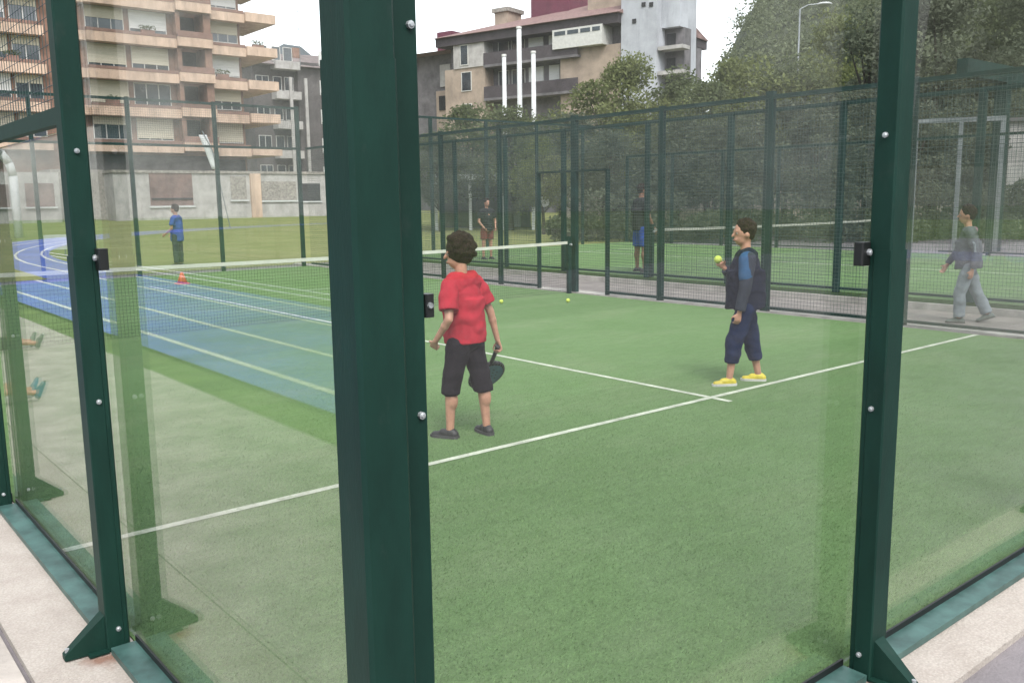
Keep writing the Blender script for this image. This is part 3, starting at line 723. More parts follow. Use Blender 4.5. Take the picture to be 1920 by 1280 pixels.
# storeys: balconies and windows
for k2_, v in enumerate((116, 180)):
    z = ZB(v, 1010)
    bbx('balcony_slab', 'grey_b', bB, S(925), S(1100), 0.003, 1.4, z - 0.2, z)
    bbx('balcony_railing', 'eave', bB, S(925), S(1100), 1.32, 1.4, z + 0.003, z + 0.95)
    for a, b2 in ((935, 955), (960, 985), (992, 1020), (1030, 1050)):
        o = win(bB, S(a), S(b2), z + 0.15, z + 2.3, 0.0, M['shutter2'] if (a == 1030 or a == 992) else None, 0.6, ny=sy)
zz0 = ZB(93, 1100); zz1 = ZB(57, 1100)
gb = bbx('glazed_balcony', 'win_frame', bB, S(1056), S(1148), 0.003, 1.6, zz0, zz1)
for a, b2 in ((1060, 1080), (1084, 1104), (1108, 1126), (1130, 1144)):
    bbx('pane', 'pane', gb, S(a), S(b2), 1.602, 1.63, zz0 + 1.0, zz1 - 0.15)
bbx('panel', 'beige_b', bB, S(1062), S(1174), 0.003, 0.9, -1, zz0 - 0.01)
bA2 = bbx('bay', 'wall_white', bB, S(868), S(925), 0.003, 1.3, ZB(131, 890), ZB(80, 890))
bbx('bay_base', 'beige_b', bB, S(850), S(925), 0.004, 1.2, -1, ZB(131, 890) - 0.003)
for a, b2, v0, v1, yy in ((881, 896, 88, 126, 1.3), (881, 900, 138, 174, 1.2), (881, 900, 197, 225, 1.2), (835, 850, 115, 160, -1.5)):
    win(bB, S(a), S(b2), ZB(v1, 890), ZB(v0, 890), sy * yy, None, ny=sy)
for a, b2, v0, v1 in ((806, 826, 118, 160), (830, 846, 118, 150)):
    bbx('shutter_panel', 'wall_white', bB, S(a), S(b2), -1.497, -1.35, ZB(v1, 815), ZB(v0, 815))
bbx('wall_panel', 'beige_b', bB, S(800), S(842), -1.498, -1.2, -1, ZB(168, 815))
for a, v0, v1 in ((812, 178, 205), (834, 172, 205)):
    bbx('opening', 'dark_open', bB, S(a - 6), S(a + 6), -1.198, -1.12, ZB(v1, 815), ZB(v0, 815))
tw = bbx('stair_tower', 'tower', bB, S(1176), S(1242), -6, 1.0, -1, ZB(-60, 1200))
for u, v in ((1197, 40), (1214, 12), (1228, 14)):
    bbx('tower_window', 'dark_open', tw, S(u), S(u + 7), 1.003, 1.06, ZB(v + 8, 1200), ZB(v, 1200))
bbx('tower_wing', 'tower', bB, S(1242) + .01, S(1276), -1.2, 0.2, ZB(52, 1260), ZB(-60, 1260))
wg = bbx('wing', 'grey_b', bB, S(1242) + .01, S(1278), -1.6, -0.4, -1, ZB(52, 1260) - .004)
for v in (62, 108, 150):
    bbx('opening', 'dark_open', wg, S(1246), S(1262), -0.397, -0.3, ZB(v + 26, 1260), ZB(v, 1260))
    bbx('balcony', 'wall_white', wg, S(1243), S(1290), -0.29, 0.9, ZB(v + 34, 1260), ZB(v + 27, 1260))

# low pavilion with white fascia behind the far end of the second court
p = onD(905, 374, 46)
pv = empty('pavilion', (p[0], p[1], meadow_z(p[1]) * 0.6), math.radians(-38), 'low open pavilion with white roof edge seen through the mesh', 'building')
bx('roof', M['white'], pv, -2.4, 2.6, -2.0, 2.0, 2.45, 2.75)
bx('back_wall', M['grey_b'], pv, -2.3, 2.5, 1.6, 1.9, 0, 2.447)
bx('door', M['white'], pv, 1.3, 1.95, 1.52, 1.597, 0.05, 2.1)
for x in (-2.25, -0.6, 1.0, 2.45):
    bx('pillar', M['white'], pv, x - 0.07, x + 0.07, -1.9, -1.76, 0, 2.447)

rw = empty('retaining_wall', (0, 0, 0), 0, 'long grey retaining wall at the foot of the hillside behind the trees', 'wall')
for i in range(14):
    pa, pb_ = onD(1050 + 70 * i, 374, 58), onD(1050 + 70 * (i + 1) - 1, 374, 58)
    dv = (pb_ - pa)[:2]; nv = np.array([-dv[1], dv[0]]) / np.hypot(*dv) * 0.4
    h = 2.3 + 0.25 * ((i * 7) % 3)
    MB().prism([tuple(pa[:2]), tuple(pb_[:2]), tuple(pb_[:2] + nv), tuple(pa[:2] + nv)], -0.2, h).build('wall_bay', M['stone'], rw)
# masts, lamps, frames, boards
for u, v, D_, w, lab in ((945, 106, 58, .13, 'left and short one of three white masts before the grey house'), (973, 54, 58, .15, 'tallest, middle one of three white masts before the grey house'), (1000, 100, 57, .14, 'right one of three white masts before the grey house')):
    p = onD(u, v, D_)
    r = empty('mast', (p[0], p[1], 0), 0, lab, 'mast', 'white masts before the grey house')
    MB().frust((0, 0, -0.1), (0, 0, p[2]), w * 1.15, w, 12).build('pole', M['white'], r, True)
    MB().frust((0, 0, p[2]), (0, 0, p[2] + 0.12), w * 1.25, w * 1.1, 12).build('cap', M['win_frame'], r)
M['steel'] = mat('galvanised steel', [0.19, 0.205, 0.215], 0.45, 0.1, 4, metal=0.3)
def lamp(u, v, D_, side_, lab):
    p = onD(u, v, D_)
    r = empty('street_lamp', (p[0], p[1], 0), 0, lab, 'lamp', 'street lamps on the hillside road')
    MB().frust((0, 0, -0.5), (0, 0, p[2]), 0.09, 0.05, 10).build('pole', M['steel'], r, True)
    sx = A_R[:2] * side_
    MB().tube([(0, 0, p[2]), (sx[0] * 0.5, sx[1] * 0.5, p[2] + 0.25), (sx[0] * 1.1, sx[1] * 1.1, p[2] + 0.3)], 0.04).build('arm', M['steel'], r)
    MB().ball((sx[0] * 1.5, sx[1] * 1.5, p[2] + 0.28), (0.5, 0.5, 0.12)).build('lamp_head', M['white'], r, True)
lamp(1500, 18, 62, 1, 'street lamp with white head before the hillside, left of the right post')
lamp(1862, 24, 60, 1, 'street lamp with white head at the upper right corner')
# dark portal with beam, pale gate frame beneath it
p = onZ(1860, 470, 0.0)
r = empty('steel_portal', (p[0], p[1], 0), 0, 'tall dark steel portal with a long horizontal beam, far right', 'frame')
zb = onD(1860, 146, math.hypot(p[0] - CAM[0], p[1] - CAM[1]))[2]
bx('column', M['post_far'], r, -0.16, 0.16, -0.16, 0.16, -0.1, zb - 0.17)
bx('beam', M['post_far'], r, -2.6, 9, -0.14, 0.14, zb - 0.167, zb + 0.28)
bx('column', M['post_far'], r, 8.6, 8.9, -0.16, 0.16, -0.1, zb - 0.17)
p2 = onD(1790, 374, 29.0)
r = empty('gate_frame', (p2[0], p2[1], 0), math.radians(-62), 'pale grey metal gate frame with two bays beside the dark portal', 'frame')
zg = onD(1790, 226, 29.0)[2]
for x in (-1.1, 0.05, 1.1):
    bx('upright', M['steel'], r, x - 0.06, x + 0.06, -0.05, 0.05, 0, zg - 0.06)
bx('crossbar', M['steel'], r, -1.16, 1.16, -0.052, 0.052, zg - 0.057, zg + 0.07)
p3 = onD(1950, 374, 40)
r = empty('pale_hut', (p3[0], p3[1], 0), math.radians(-62), 'pale grey hut wall at the right edge of the picture', 'building')
bx('wall', M['wall_white'], r, -1.3, 3, -1.2, 1.2, onD(1950, 384, 40)[2] * 0 + 0.0, onD(1905, 232, 40)[2])
bx('plinth', M['brick_d'], r, -1.34, 3.04, -1.24, 1.24, 0, 1.35)
bx('roof', M['grey_b'], r, -1.5, 3.2, -1.4, 1.4, onD(1905, 232, 40)[2] + .003, onD(1905, 226, 40)[2])
# white arched goal frame and small board at the left edge
p = onD(18, 374, 44)
r = empty('arched_pole', (p[0], p[1], 0), math.radians(20), 'white tubular pole with curved top at the left edge', 'pole')
za = onD(30, 330, 44)[2]
MB().tube([(0.25, 0, 0), (0.25, 0, za), (0.12, 0, za + 0.55), (-0.2, 0, za + 0.95), (-0.8, 0, za + 1.15), (-1.8, 0, za + 1.2)], 0.17, 10).build('tube', M['white'], r, True)
MB().frust((0.25, 0, 0.0), (0.25, 0, 0.1), 0.35, 0.35, 12).build('base_plate', M['steel'], r)
p = onD(106, 470, 31)
r = empty('white_board', (p[0], p[1], 0), math.radians(-5), 'small white board on legs on the meadow at left', 'sign')
bx('panel', M['white'], r, -0.32, 0.32, -0.02, 0.02, onD(106, 468, 31)[2], onD(106, 440, 31)[2])
for x in (-0.25, 0.25): bx('leg', M['steel'], r, x - 0.02, x + 0.02, 0.022, 0.06, -0.05, onD(106, 450, 31)[2])
# white flag on a slanting staff
p = onD(395, 290, 50)
r = empty('flag', (p[0], p[1], meadow_z(p[1])), math.radians(-20), 'narrow white flag hanging from a slanting staff before the apartment block', 'flag')
zf = p[2] - meadow_z(p[1])
MB().tube([(0.75, 0, 0), (0.1, 0, zf + 0.2), (-0.35, 0, zf + 1.2)], 0.025).build('staff', M['steel'], r)
fl = []
for i in range(9):
    t = i / 8
    for j in range(4):
        fl.append((-0.33 + 0.55 * t + (j - 1.5) * 0.13, 0.05 + 0.06 * math.sin(i * 1.3 + j * 0.9), zf + 1.0 - 1.75 * t))
g = MB().add(fl, [(4 * i + j, 4 * i + j + 1, 4 * i + j + 5, 4 * i + j + 4) for i in range(8) for j in range(3)]).build('cloth', M['white'], r, True)
so = g.modifiers.new('thick', 'SOLIDIFY'); so.thickness = 0.006
p = onD(1020, 378, 40)
r = empty('white_sign', (p[0], p[1], 0), math.radians(-40), 'small white round sign glimpsed through the mesh near the court gate', 'sign')
MB().frust((0, 0, 0), (0, 0, p[2] - 0.2), 0.03, 0.03).build('pole', M['steel'], r)
MB().frust((0, -0.05, p[2]), (0, -0.08, p[2]), 0.24, 0.24, 20).build('plate', M['white'], r)
p = onD(560, 60, 92)
r = empty('antenna', (p[0], p[1], 0), math.radians(-20), 'thin television aerial on the roof of the dark building', 'antenna')
r.location.z = onD(560, 100, 92)[2]
hz_ = onD(560, 18, 92)[2] - r.location.z
m_ = MB().frust((0, 0, -1.2), (0, 0, hz_), 0.035, 0.03, 6); 
for k3, zf_ in enumerate((0.95, 0.75, 0.55)): m_.frust((-0.7, 0, hz_ * zf_), (0.7, 0, hz_ * zf_), 0.02, 0.02, 5)
m_.build('aerial', M['steel'], r)

# ------------------------------------------------------------------ vegetation
def tree_proto(seed, h, rad, crown_lo, leaf, n_clump, n_each, trunk_r=0.16, squash=1.0):
    """returns (trunk mesh, crown mesh)"""
    rr = random.Random(seed); mb = MB()
    pts = [(0, 0, -0.2)]
    for i in range(1, 6):
        pts.append((rr.uniform(-.12, .12) * i * .5, rr.uniform(-.12, .12) * i * .5, h * 0.72 * i / 5))
    mb.tube(pts, [trunk_r * (1.25 - 0.2 * i) for i in range(6)], 9)
    clumps = []
    for i in range(n_clump):
        t = rr.random(); z = crown_lo + (h - crown_lo) * t
        w = rad * (math.sin(math.pi * min(1, 0.18 + 0.8 * t)) ** 0.7) * squash
        a = rr.uniform(0, 6.283); q = w * math.sqrt(rr.uniform(0.15, 1.0))
        clumps.append((q * math.cos(a), q * math.sin(a), z, rad * rr.uniform(0.22, 0.42)))
    for c in clumps[:14]:
        zb = min(h * 0.65, max(crown_lo * 0.6, c[2] * 0.62))
        mb.tube([(0, 0, zb), (c[0] * .5, c[1] * .5, (zb + c[2]) / 2 + .1), (c[0] * .92, c[1] * .92, c[2])], [trunk_r * .45, trunk_r * .28, trunk_r * .1], 6)
    v, f = leaves(seed, clumps, n_each, leaf)
    cm = bpy.data.meshes.new('crown'); cm.from_pydata([tuple(map(float, p)) for p in v], [], f)
    return mb.mesh('trunk'), cm
protos = {
    'a': tree_proto(11, 8.0, 2.6, 3.0, 0.095, 46, 210),
    'b': tree_proto(12, 7.0, 2.9, 2.3, 0.10, 48, 210),
    'c': tree_proto(13, 9.5, 2.4, 2.6, 0.10, 46, 210),
    'd': tree_proto(14, 11.0, 3.4, 2.8, 0.12, 56, 220, 0.24),
}
for k_, (tm, cm) in protos.items(): tm.materials.append(M['bark'])
CROWN = {}
def tree(kind, leaf, u, D_, vtop, label, rz=0.0, wide=1.0, zbase=0.0):
    key = (kind, leaf)
    tm, cm0 = protos[kind]
    if key not in CROWN:
        cm = cm0.copy(); cm.materials.clear(); cm.materials.append(M[leaf]); CROWN[key] = cm
    p = onD(u, vtop, D_)
    h0 = {'a': 8.3, 'b': 7.3, 'c': 9.8, 'd': 11.5}[kind]
    r = empty('tree', (p[0], p[1], zbase), rz, label, 'tree', 'trees behind the courts')
    s = (p[2] - zbase) / h0
    r.scale = (s * wide, s * wide, s)
    link('trunk', tm, None, r); link('crown', CROWN[key], None, r)
    return r
T = [
 ('a', 'leaf_dark', 822, 43, 250, 'dark low tree just right of the corner post, behind the mesh', 1.0),
 ('b', 'leaf_mid', 880, 47, 196, 'small green tree below the white bay window', 1.2),
 ('a', 'leaf_mid', 955, 44, 205, 'green tree below the three white masts', 1.15),
 ('b', 'leaf_light', 1018, 40, 258, 'small yellow green tree left of the net post, behind the mesh', .8),
 ('b', 'leaf_dark', 1052, 46, 214, 'dark tree behind the doorway of the mesh fence', 1.2),
 ('d', 'leaf_light', 1182, 52, 108, 'large light green tree before the white stair tower', 1.0),
 ('b', 'leaf_light', 1135, 50, 150, 'light green tree before the beige wall of the large house', 1.1),
 ('a', 'leaf_dark', 1150, 40, 250, 'dark tree behind the man in blue shorts', 1.2),
 ('b', 'leaf_dark', 1265, 39, 225, 'dark tree right of the man in blue shorts', 1.2),
 ('c', 'leaf_mid', 1272, 54, 132, 'green tree below the wing of the large house', 1.3),
 ('b', 'leaf_light', 1385, 50, 108, 'yellow green tree in the middle of the tree row', 1.0),
 ('a', 'leaf_dark', 1345, 38, 230, 'dark tree left of the player in navy', 1.2),
 ('b', 'leaf_mid', 1330, 47, 158, 'green tree left of the yellow green tree', 1.1),
 ('b', 'leaf_grey', 1450, 41, 190, 'grey green tree above the player in navy', 1.3),
 ('c', 'leaf_mid', 1480, 52, 110, 'green tree right of the yellow green tree in the middle of the tree row', 1.1),
 ('b', 'leaf_dark', 1540, 38, 215, 'dark tree right of the player in navy', 1.2),
 ('d', 'leaf_light', 1570, 62, 28, 'tall bright yellow green tree left of the right post', .8),
 ('c', 'leaf_dark', 1640, 48, 20, 'tall dark tree directly behind the right post', 1.1),
 ('b', 'leaf_grey', 1600, 42, 165, 'grey green tree left of the right post', 1.2),
 ('d', 'leaf_grey', 1770, 47, -30, 'tall grey green tree right of the right post', 1.0),
 ('b', 'leaf_grey', 1720, 40, 190, 'low grey tree behind the gate frame', 1.2),
 ('d', 'leaf_mid', 1870, 50, -20, 'tall olive green tree behind the lamp at the upper right', .95),
 ('b', 'leaf_dark', 1825, 42, 190, 'low dark tree behind the dark portal', 1.2),
 ('d', 'leaf_dark', 1975, 46, -60, 'tall dark tree at the right edge', 1.0),
 ('a', 'leaf_dark', 1900, 41, 180, 'low dark tree behind the pale hut', 1.3),
]
for i, (k_, lf, u, D_, vt, lab, wd) in enumerate(T):
    tree(k_, lf, u, D_, vt, lab, rz=i * 1.37, wide=wd)

# dark hedge and undergrowth behind the second court: one mass
cl_ = []
rr = random.Random(5)
for i in range(170):
    u = rr.uniform(1040, 1960); D_ = rr.uniform(34, 38)
    p = onD(u, 374, D_); cl_.append((p[0], p[1], rr.uniform(0.2, 0.9) + (rr.random() < .2) * 0.9, rr.uniform(0.4, 0.75)))
v, f = leaves(21, cl_, 190, 0.085)
o = MB(); o.v = [tuple(map(float, q)) for q in v]; o.f = f
o = o.build('undergrowth', M['leaf_dark']); struct(o, 'stuff', 'dark mass of bushes and hedge behind the second court'); o['category'] = 'bushes'

# wooded hillside at right
def hill_h(x, y):
    dx, dy = x - CAM[0], y - CAM[1]
    D_ = math.hypot(dx, dy); a = math.degrees(math.atan2(dx, dy))   # yaw
    base = max(0.0, (D_ - 66) * 0.40)
    side = 1 / (1 + math.exp(-(a - 52.3) / 1.25))
    return min(base, 46) * side
NX, NY = 46, 46
vs, fs = [], []
for j in range(NY):
    for i in range(NX):
        a = math.radians(40 + 75 * i / (NX - 1)); D_ = 60 + 150 * j / (NY - 1)
        x, y = CAM[0] + D_ * math.sin(a), CAM[1] + D_ * math.cos(a)
        vs.append((x, y, hill_h(x, y) - 0.3))
for j in range(NY - 1):
    for i in range(NX - 1):
        k_ = j * NX + i; fs.append((k_, k_ + 1, k_ + NX + 1, k_ + NX))
struct(MB().add(vs, fs).build('hillside', mat('hillside scrub', [0.06, 0.068, 0.045], 0.95, 0.25, 0.15, spec=0.1), None, True))
cl_ = []
for i in range(1000):
    a = math.radians(rr.uniform(48, 96)); D_ = rr.uniform(72, 165)
    x, y = CAM[0] + D_ * math.sin(a), CAM[1] + D_ * math.cos(a)
    cl_.append((x, y, hill_h(x, y) + rr.uniform(0.5, 4.5), rr.uniform(1.2, 2.6)))
v, f = leaves(22, cl_, 85, 0.24)
o = MB(); o.v = [tuple(map(float, q)) for q in v]; o.f = f
M['leaf_hill'] = leaf_mat('hazy hillside foliage', [0.125, 0.148, 0.092], [0.18, 0.20, 0.12])
o = o.build('hillside_wood', M['leaf_hill']); struct(o, 'stuff', 'grey green wood covering the hillside'); o['category'] = 'wood'
# distant hill behind the dark building, and an unseen ridge added for its pale reflection in the glass
def ridge(name, a0, a1, D_, h0, seed, m):
    rg = random.Random(seed); n = 60; vs, fs = [], []
    ph = [rg.uniform(0, 6.28) for _ in range(5)]
    for i in range(n + 1):
        a = math.radians(a0 + (a1 - a0) * i / n)
        h = h0 * (1 + 0.16 * math.sin(i * .21 + ph[0]) + 0.09 * math.sin(i * .53 + ph[1]) + 0.04 * math.sin(i * 1.7 + ph[2]) + .03 * rg.random())
        for k_, (dd, hh) in enumerate(((0.8, -0.5), (0.88, h * .45), (0.95, h * .8), (1.0, h), (1.1, h * .9))):
            vs.append((D_ * dd * math.sin(a), D_ * dd * math.cos(a), hh))
    for i in range(n):
        for k_ in range(4):
            b_ = i * 5 + k_; fs.append((b_, b_ + 5, b_ + 6, b_ + 1))
    return struct(MB().add(vs, fs).build(name, m, None, True))
M['far_hill'] = mat('far wooded hill', [0.10, 0.115, 0.125], 0.95, 0.15, 0.02, spec=0.05)
ridge('hills', -10, 50, 420, 60, 4, M['far_hill'])
M['veil_hill'] = mat('pale ridge mirrored as veil', [0.27, 0.275, 0.255], 0.95, 0.18, 0.12, spec=0.05)  # tone lightened so the unseen ridge's mirror image veils the panes
ridge('veil_ridge', 100, 355, 150, 46, 9, M['veil_hill'])

# ------------------------------------------------------------------ people
def remesh(mb, voxel, smooth=4, fac=0.5):
    me = mb.mesh('tmp'); o = bpy.data.objects.new('tmp', me); C.objects.link(o)
    r = o.modifiers.new('r', 'REMESH'); r.mode = 'VOXEL'; r.voxel_size = voxel
    s = o.modifiers.new('s', 'SMOOTH'); s.iterations = smooth; s.factor = fac
    dg = bpy.context.evaluated_depsgraph_get(); dg.update()
    out = bpy.data.meshes.new_from_object(o.evaluated_get(dg))
    bpy.data.objects.remove(o); bpy.data.meshes.remove(me)
    return out

def crease(me, k):
    """push cloth in and out along its normals in soft folds"""
    N = len(me.vertices); nrm = np.zeros(N * 3, dtype=np.float32); co = np.zeros(N * 3, dtype=np.float32)
    me.vertices.foreach_get('normal', nrm); me.vertices.foreach_get('co', co)
    nrm, co = nrm.reshape(-1, 3), co.reshape(-1, 3)
    x, y, z = co[:, 0], co[:, 1], co[:, 2]
    wv = np.sin(z * 34 + np.sin(x * 19 + 1.3) * 2.4 + y * 9) * .55 + np.sin(x * 37 + z * 15 + y * 27) * .45 + np.sin(z * 71 - x * 44 + np.sin(y * 31) * 1.7) * .3
    co2 = co + nrm * (np.maximum(wv, -.3) * 0.0085 * k + .001)[:, None]
    me.vertices.foreach_set('co', co2.astype(np.float32).ravel()); me.update()

def V(*a): return Vector(a)
def hand(mb, wrist, d, n, s, curl=0.5, thumb=1):
    """palm, four unequal fingers in two segments, thumb leaving the side; d = direction, n = palm normal"""
    d = Vector(d).normalized(); n = Vector(n); n = (n - d * n.dot(d)).normalized(); w = d.cross(n)
    pl = 0.085 * s
    for k in (-1, -0.33, 0.33, 1):
        mb.caps(wrist + d * 0.01 * s + w * k * 0.016 * s, wrist + d * pl + w * k * 0.028 * s, 0.013 * s, 0.0115 * s, 8)
    for k, L in ((-1, 0.060), (-0.33, 0.072), (0.33, 0.078), (1, 0.068)):
        a = wrist + d * pl + w * k * 0.029 * s
        d1 = (d * math.cos(curl * .7) + n * math.sin(curl * .7)).normalized()
        d2 = (d * math.cos(curl * 1.8) + n * math.sin(curl * 1.8)).normalized()
        b = a + d1 * L * 0.55 * s; c = b + d2 * L * 0.5 * s
        mb.caps(a, b, 0.0092 * s, 0.0082 * s, 8); mb.caps(b, c, 0.0082 * s, 0.007 * s, 8)
    a = wrist + d * 0.028 * s + w * thumb * 0.026 * s
    b = a + (d * 0.6 + w * thumb * 0.62 + n * 0.35).normalized() * 0.04 * s
    c = b + (d * 0.9 + w * thumb * 0.15 + n * 0.45).normalized() * 0.034 * s
    mb.caps(a, b, 0.012 * s, 0.0105 * s, 8); mb.caps(b, c, 0.0105 * s, 0.008 * s, 8)

def person(loc, yaw, H, label, pose, top, bottom, shoe, hairm, voxel=0.008, child=True, bottom_len=0.55, sleeve=0.5, hair='short', head_turn=0.0, head_tilt=0.0, skin=None, extra=None, sole=None, bulk=1.0, sleeve_mat=None):
    """pose: dict with limb directions in the body frame (x right, y forward, z up)"""
    sk = skin or M['skin']
    root = empty('person', loc, -yaw, label, 'person')
    s = H / 1.70
    hk = (1.16 if child else 1.0)                      # children have larger heads
    lean = Vector(pose.get('lean', (0, 0, 0)))
    hipz = pose.get('hip', 0.515 * H)
    P = V(0, 0, hipz); CH = P + V(0, 0, 0.20 * H) + lean * 0.6; NK = P + V(0, 0, 0.305 * H) + lean
    headc = NK + V(0, 0.012 * H, 0.105 * H * (hk * .5 + .5)) + lean * 0.25
    sw = 0.108 * H * pose.get('sw', 1.0)
    SH = [NK + V(-sw, -0.005 * H, -0.035 * H), NK + V(sw, -0.005 * H, -0.035 * H)]
    HP = [P + V(-0.05 * H, 0, -0.02 * H), P + V(0.05 * H, 0, -0.02 * H)]
    La, Lf, Lt, Ls = 0.168 * H, 0.150 * H, 0.232 * H, 0.225 * H
    sideN = ('l', 'r')
    EL, WR, KN, AN = [], [], [], []
    for i, c in enumerate(sideN):
        e = SH[i] + Vector(pose['ua_' + c]).normalized() * La; w = e + Vector(pose['fa_' + c]).normalized() * Lf
        k = HP[i] + Vector(pose['th_' + c]).normalized() * Lt; a = k + Vector(pose['sh_' + c]).normalized() * Ls
        EL.append(e); WR.append(w); KN.append(k); AN.append(a)
    low = min(a.z for a in AN) - 0.052 * s
    drop = V(0, 0, -low) if not pose.get('sit') else V(0, 0, pose.get('drop', 0.0))
    for L in (SH, HP, EL, WR, KN, AN):
        for i in range(2): L[i] = L[i] + drop
    P, CH, NK, headc = P + drop, CH + drop, NK + drop, headc + drop
    Rh = Matrix.Rotation(head_turn, 3, 'Z') @ Matrix.Rotation(head_tilt, 3, 'X')
    hw, hd, hh = 0.0435 * H * hk, 0.0535 * H * hk, 0.066 * H * hk
    hp = lambda x, y, z: headc + Rh @ V(x * hw, y * hd, z * hh)
    b = MB()
    # trunk
    b.ball(P + V(0, 0, .01 * H), (0.088 * H, 0.062 * H, 0.075 * H), 14, 10)
    b.caps(P + V(0, 0, 0.03 * H), CH, 0.068 * H, 0.078 * H, 14)
    b.ball(CH, (0.098 * H, 0.066 * H, 0.085 * H), 14, 10)
    b.caps(SH[0] * .72 + SH[1] * .28, SH[0] * .28 + SH[1] * .72, 0.05 * H, 0.05 * H, 12)
    b.caps(NK - V(0, 0, .03 * H), headc - V(0, 0.01 * H, .03 * H), 0.032 * H, 0.030 * H, 10)
    # head with jaw, nose, ears, brow
    b.ball(hp(0, -.05, .12), (hw, hd, hh * .92), 16, 12, Rh)
    b.ball(hp(0, .22, -.38), (hw * .76, hd * .70, hh * .62), 14, 10, Rh)
    b.caps(hp(0, .95, .05), hp(0, 1.14, -.22), 0.010 * s, 0.014 * s, 8)
    for x in (-1, 1):
        b.ball(hp(x * 1.0, -.08, -.08), (0.010 * s, 0.022 * s, 0.032 * s), 8, 6, Rh)
    b.caps(hp(-.45, .84, .16), hp(.45, .84, .16), 0.013 * s, 0.013 * s, 8)
    b.caps(hp(-.26, .86, -.52), hp(.26, .86, -.52), 0.012 * s, 0.012 * s, 8)
    for i in range(2):
        b.caps(SH[i], EL[i], 0.0275 * H, 0.0215 * H, 10); b.caps(EL[i], WR[i], 0.0215 * H, 0.0145 * H, 10)
        mid = EL[i].lerp(WR[i], .3); b.ball(mid, 0.0225 * H, 10, 8)
        b.caps(HP[i], KN[i], 0.050 * H, 0.0325 * H, 12); b.caps(KN[i], AN[i], 0.0315 * H, 0.0195 * H, 12)
        cv = KN[i].lerp(AN[i], .28) + V(0, -0.010 * H, 0); b.ball(cv, (0.030 * H, 0.032 * H, 0.055 * H), 10, 8)
        dirf = Vector(pose.get('ft_' + sideN[i], (0, 1, 0))).normalized()
        b.caps(AN[i], AN[i] + dirf * 0.05 * H - V(0, 0, .018 * H), 0.02 * H, 0.018 * H, 8)
        fd = (WR[i] - EL[i]).normalized()
        pn = pose.get('pn_' + sideN[i], (0.9 if i == 0 else -0.9, 0.3, 0.1))
        hand(b, WR[i], pose.get('hd_' + sideN[i], fd), pn, s * 1.02, pose.get('curl_' + sideN[i], .55), 1 if i else -1)
    bo = link('body', remesh(b, voxel), sk, root, True)
    for x in (-1, 1):
        e = MB().ball(hp(x * .40, .80, .0), 0.0115 * s, 8, 6).build('eye', M['eye'], root, True)
        MB().ball(hp(x * .40, .80, .0) + Rh @ V(0, .0075 * s, 0), 0.0072 * s, 6, 5).build('iris', M['hair'], e, True)
    m_ = MB().caps(hp(-.22, .97, -.52), hp(.22, .97, -.52), 0.0055 * s, 0.0055 * s, 6).build('mouth', M['lip'], root, True)
    # hair
    hb = MB(); rg = random.Random(int(H * 1000) + len(label))
    hx = 1.13 if hair == 'curly' else 1.0
    hb.ball(hp(0, -.18, .26), (hw * 1.10 * hx, hd * 1.03 * hx, hh * .95 * hx), 16, 12, Rh)
    n = {'short': 60, 'curly': 150}[hair]; rr_ = {'short': 0.014, 'curly': 0.021}[hair] * s * hk
    for i in range(n):
        t = rg.uniform(-0.35 if hair == 'curly' else -.1, 1.0); a = rg.uniform(0, 6.283); q = math.sqrt(max(0, 1 - t * t))
        y = math.sin(a) * q
        if y > .35 and t < .62: continue
        hb.ball(hp(math.cos(a) * q * 1.06 * hx, y * 1.0 * hx - .17, .25 + t * .9 * hx), rr_ * rg.uniform(.7, 1.3), 8, 6)
    if hair == 'curly': hb.ball(hp(0, -.62, -.12), (hw * .95, hd * .55, hh * .6), 12, 9, Rh)
    else: hb.ball(hp(0, -.58, -.1), (hw * .88, hd * .5, hh * .5), 12, 9, Rh)
    link('hair', remesh(hb, voxel * .75, 1), hairm, root, True)
    # top: flat ended sleeves and hem
    t = MB(); g = 0.017 * s * bulk; sv = MB() if sleeve_mat else t
    t.ball(CH, (0.098 * H + g, 0.066 * H + g, 0.085 * H + g), 14, 10)
    t.frust(P + V(0, 0, pose.get('hem', -0.035) * H), CH, 0.098 * H + g, 0.092 * H + g, 18, sq=(1.0, .88))
    t.caps(SH[0] * .76 + SH[1] * .24, SH[0] * .24 + SH[1] * .76, 0.054 * H + g * .4, 0.054 * H + g * .4, 12)
    t.frust(NK - V(0, 0, .06 * H), NK + V(0, 0, .004 * H), 0.062 * H, 0.040 * H, 14)
    for i in range(2):
        sv.ball(SH[i], 0.034 * H + g * .5, 10, 8)
        if sleeve <= 0.6:
            e = SH[i].lerp(EL[i], sleeve / .6 * .8); t.frust(SH[i], e, 0.034 * H + g * .5, 0.033 * H + g, 14)
        else:
            sv.caps(SH[i], EL[i], 0.033 * H + g * .5, 0.0265 * H + g * .5, 12); sv.frust(EL[i], EL[i].lerp(WR[i], sleeve), 0.0265 * H + g * .5, 0.021 * H + g * .5, 12)
    tm_ = remesh(t, voxel, 5)
    if sleeve_mat: link('sleeves', remesh(sv, voxel, 4), sleeve_mat, root, True)
    crease(tm_, 1.0)
    link('shirt' if sleeve <= .6 else 'jacket', tm_, top, root, True)
    # bottom
    g = 0.016 * s * (1 + (bulk - 1) * .3); q = MB(); q.ball(P + V(0, 0, -.005 * H), (0.092 * H + g * .6, 0.068 * H + g * .6, 0.07 * H), 14, 10)
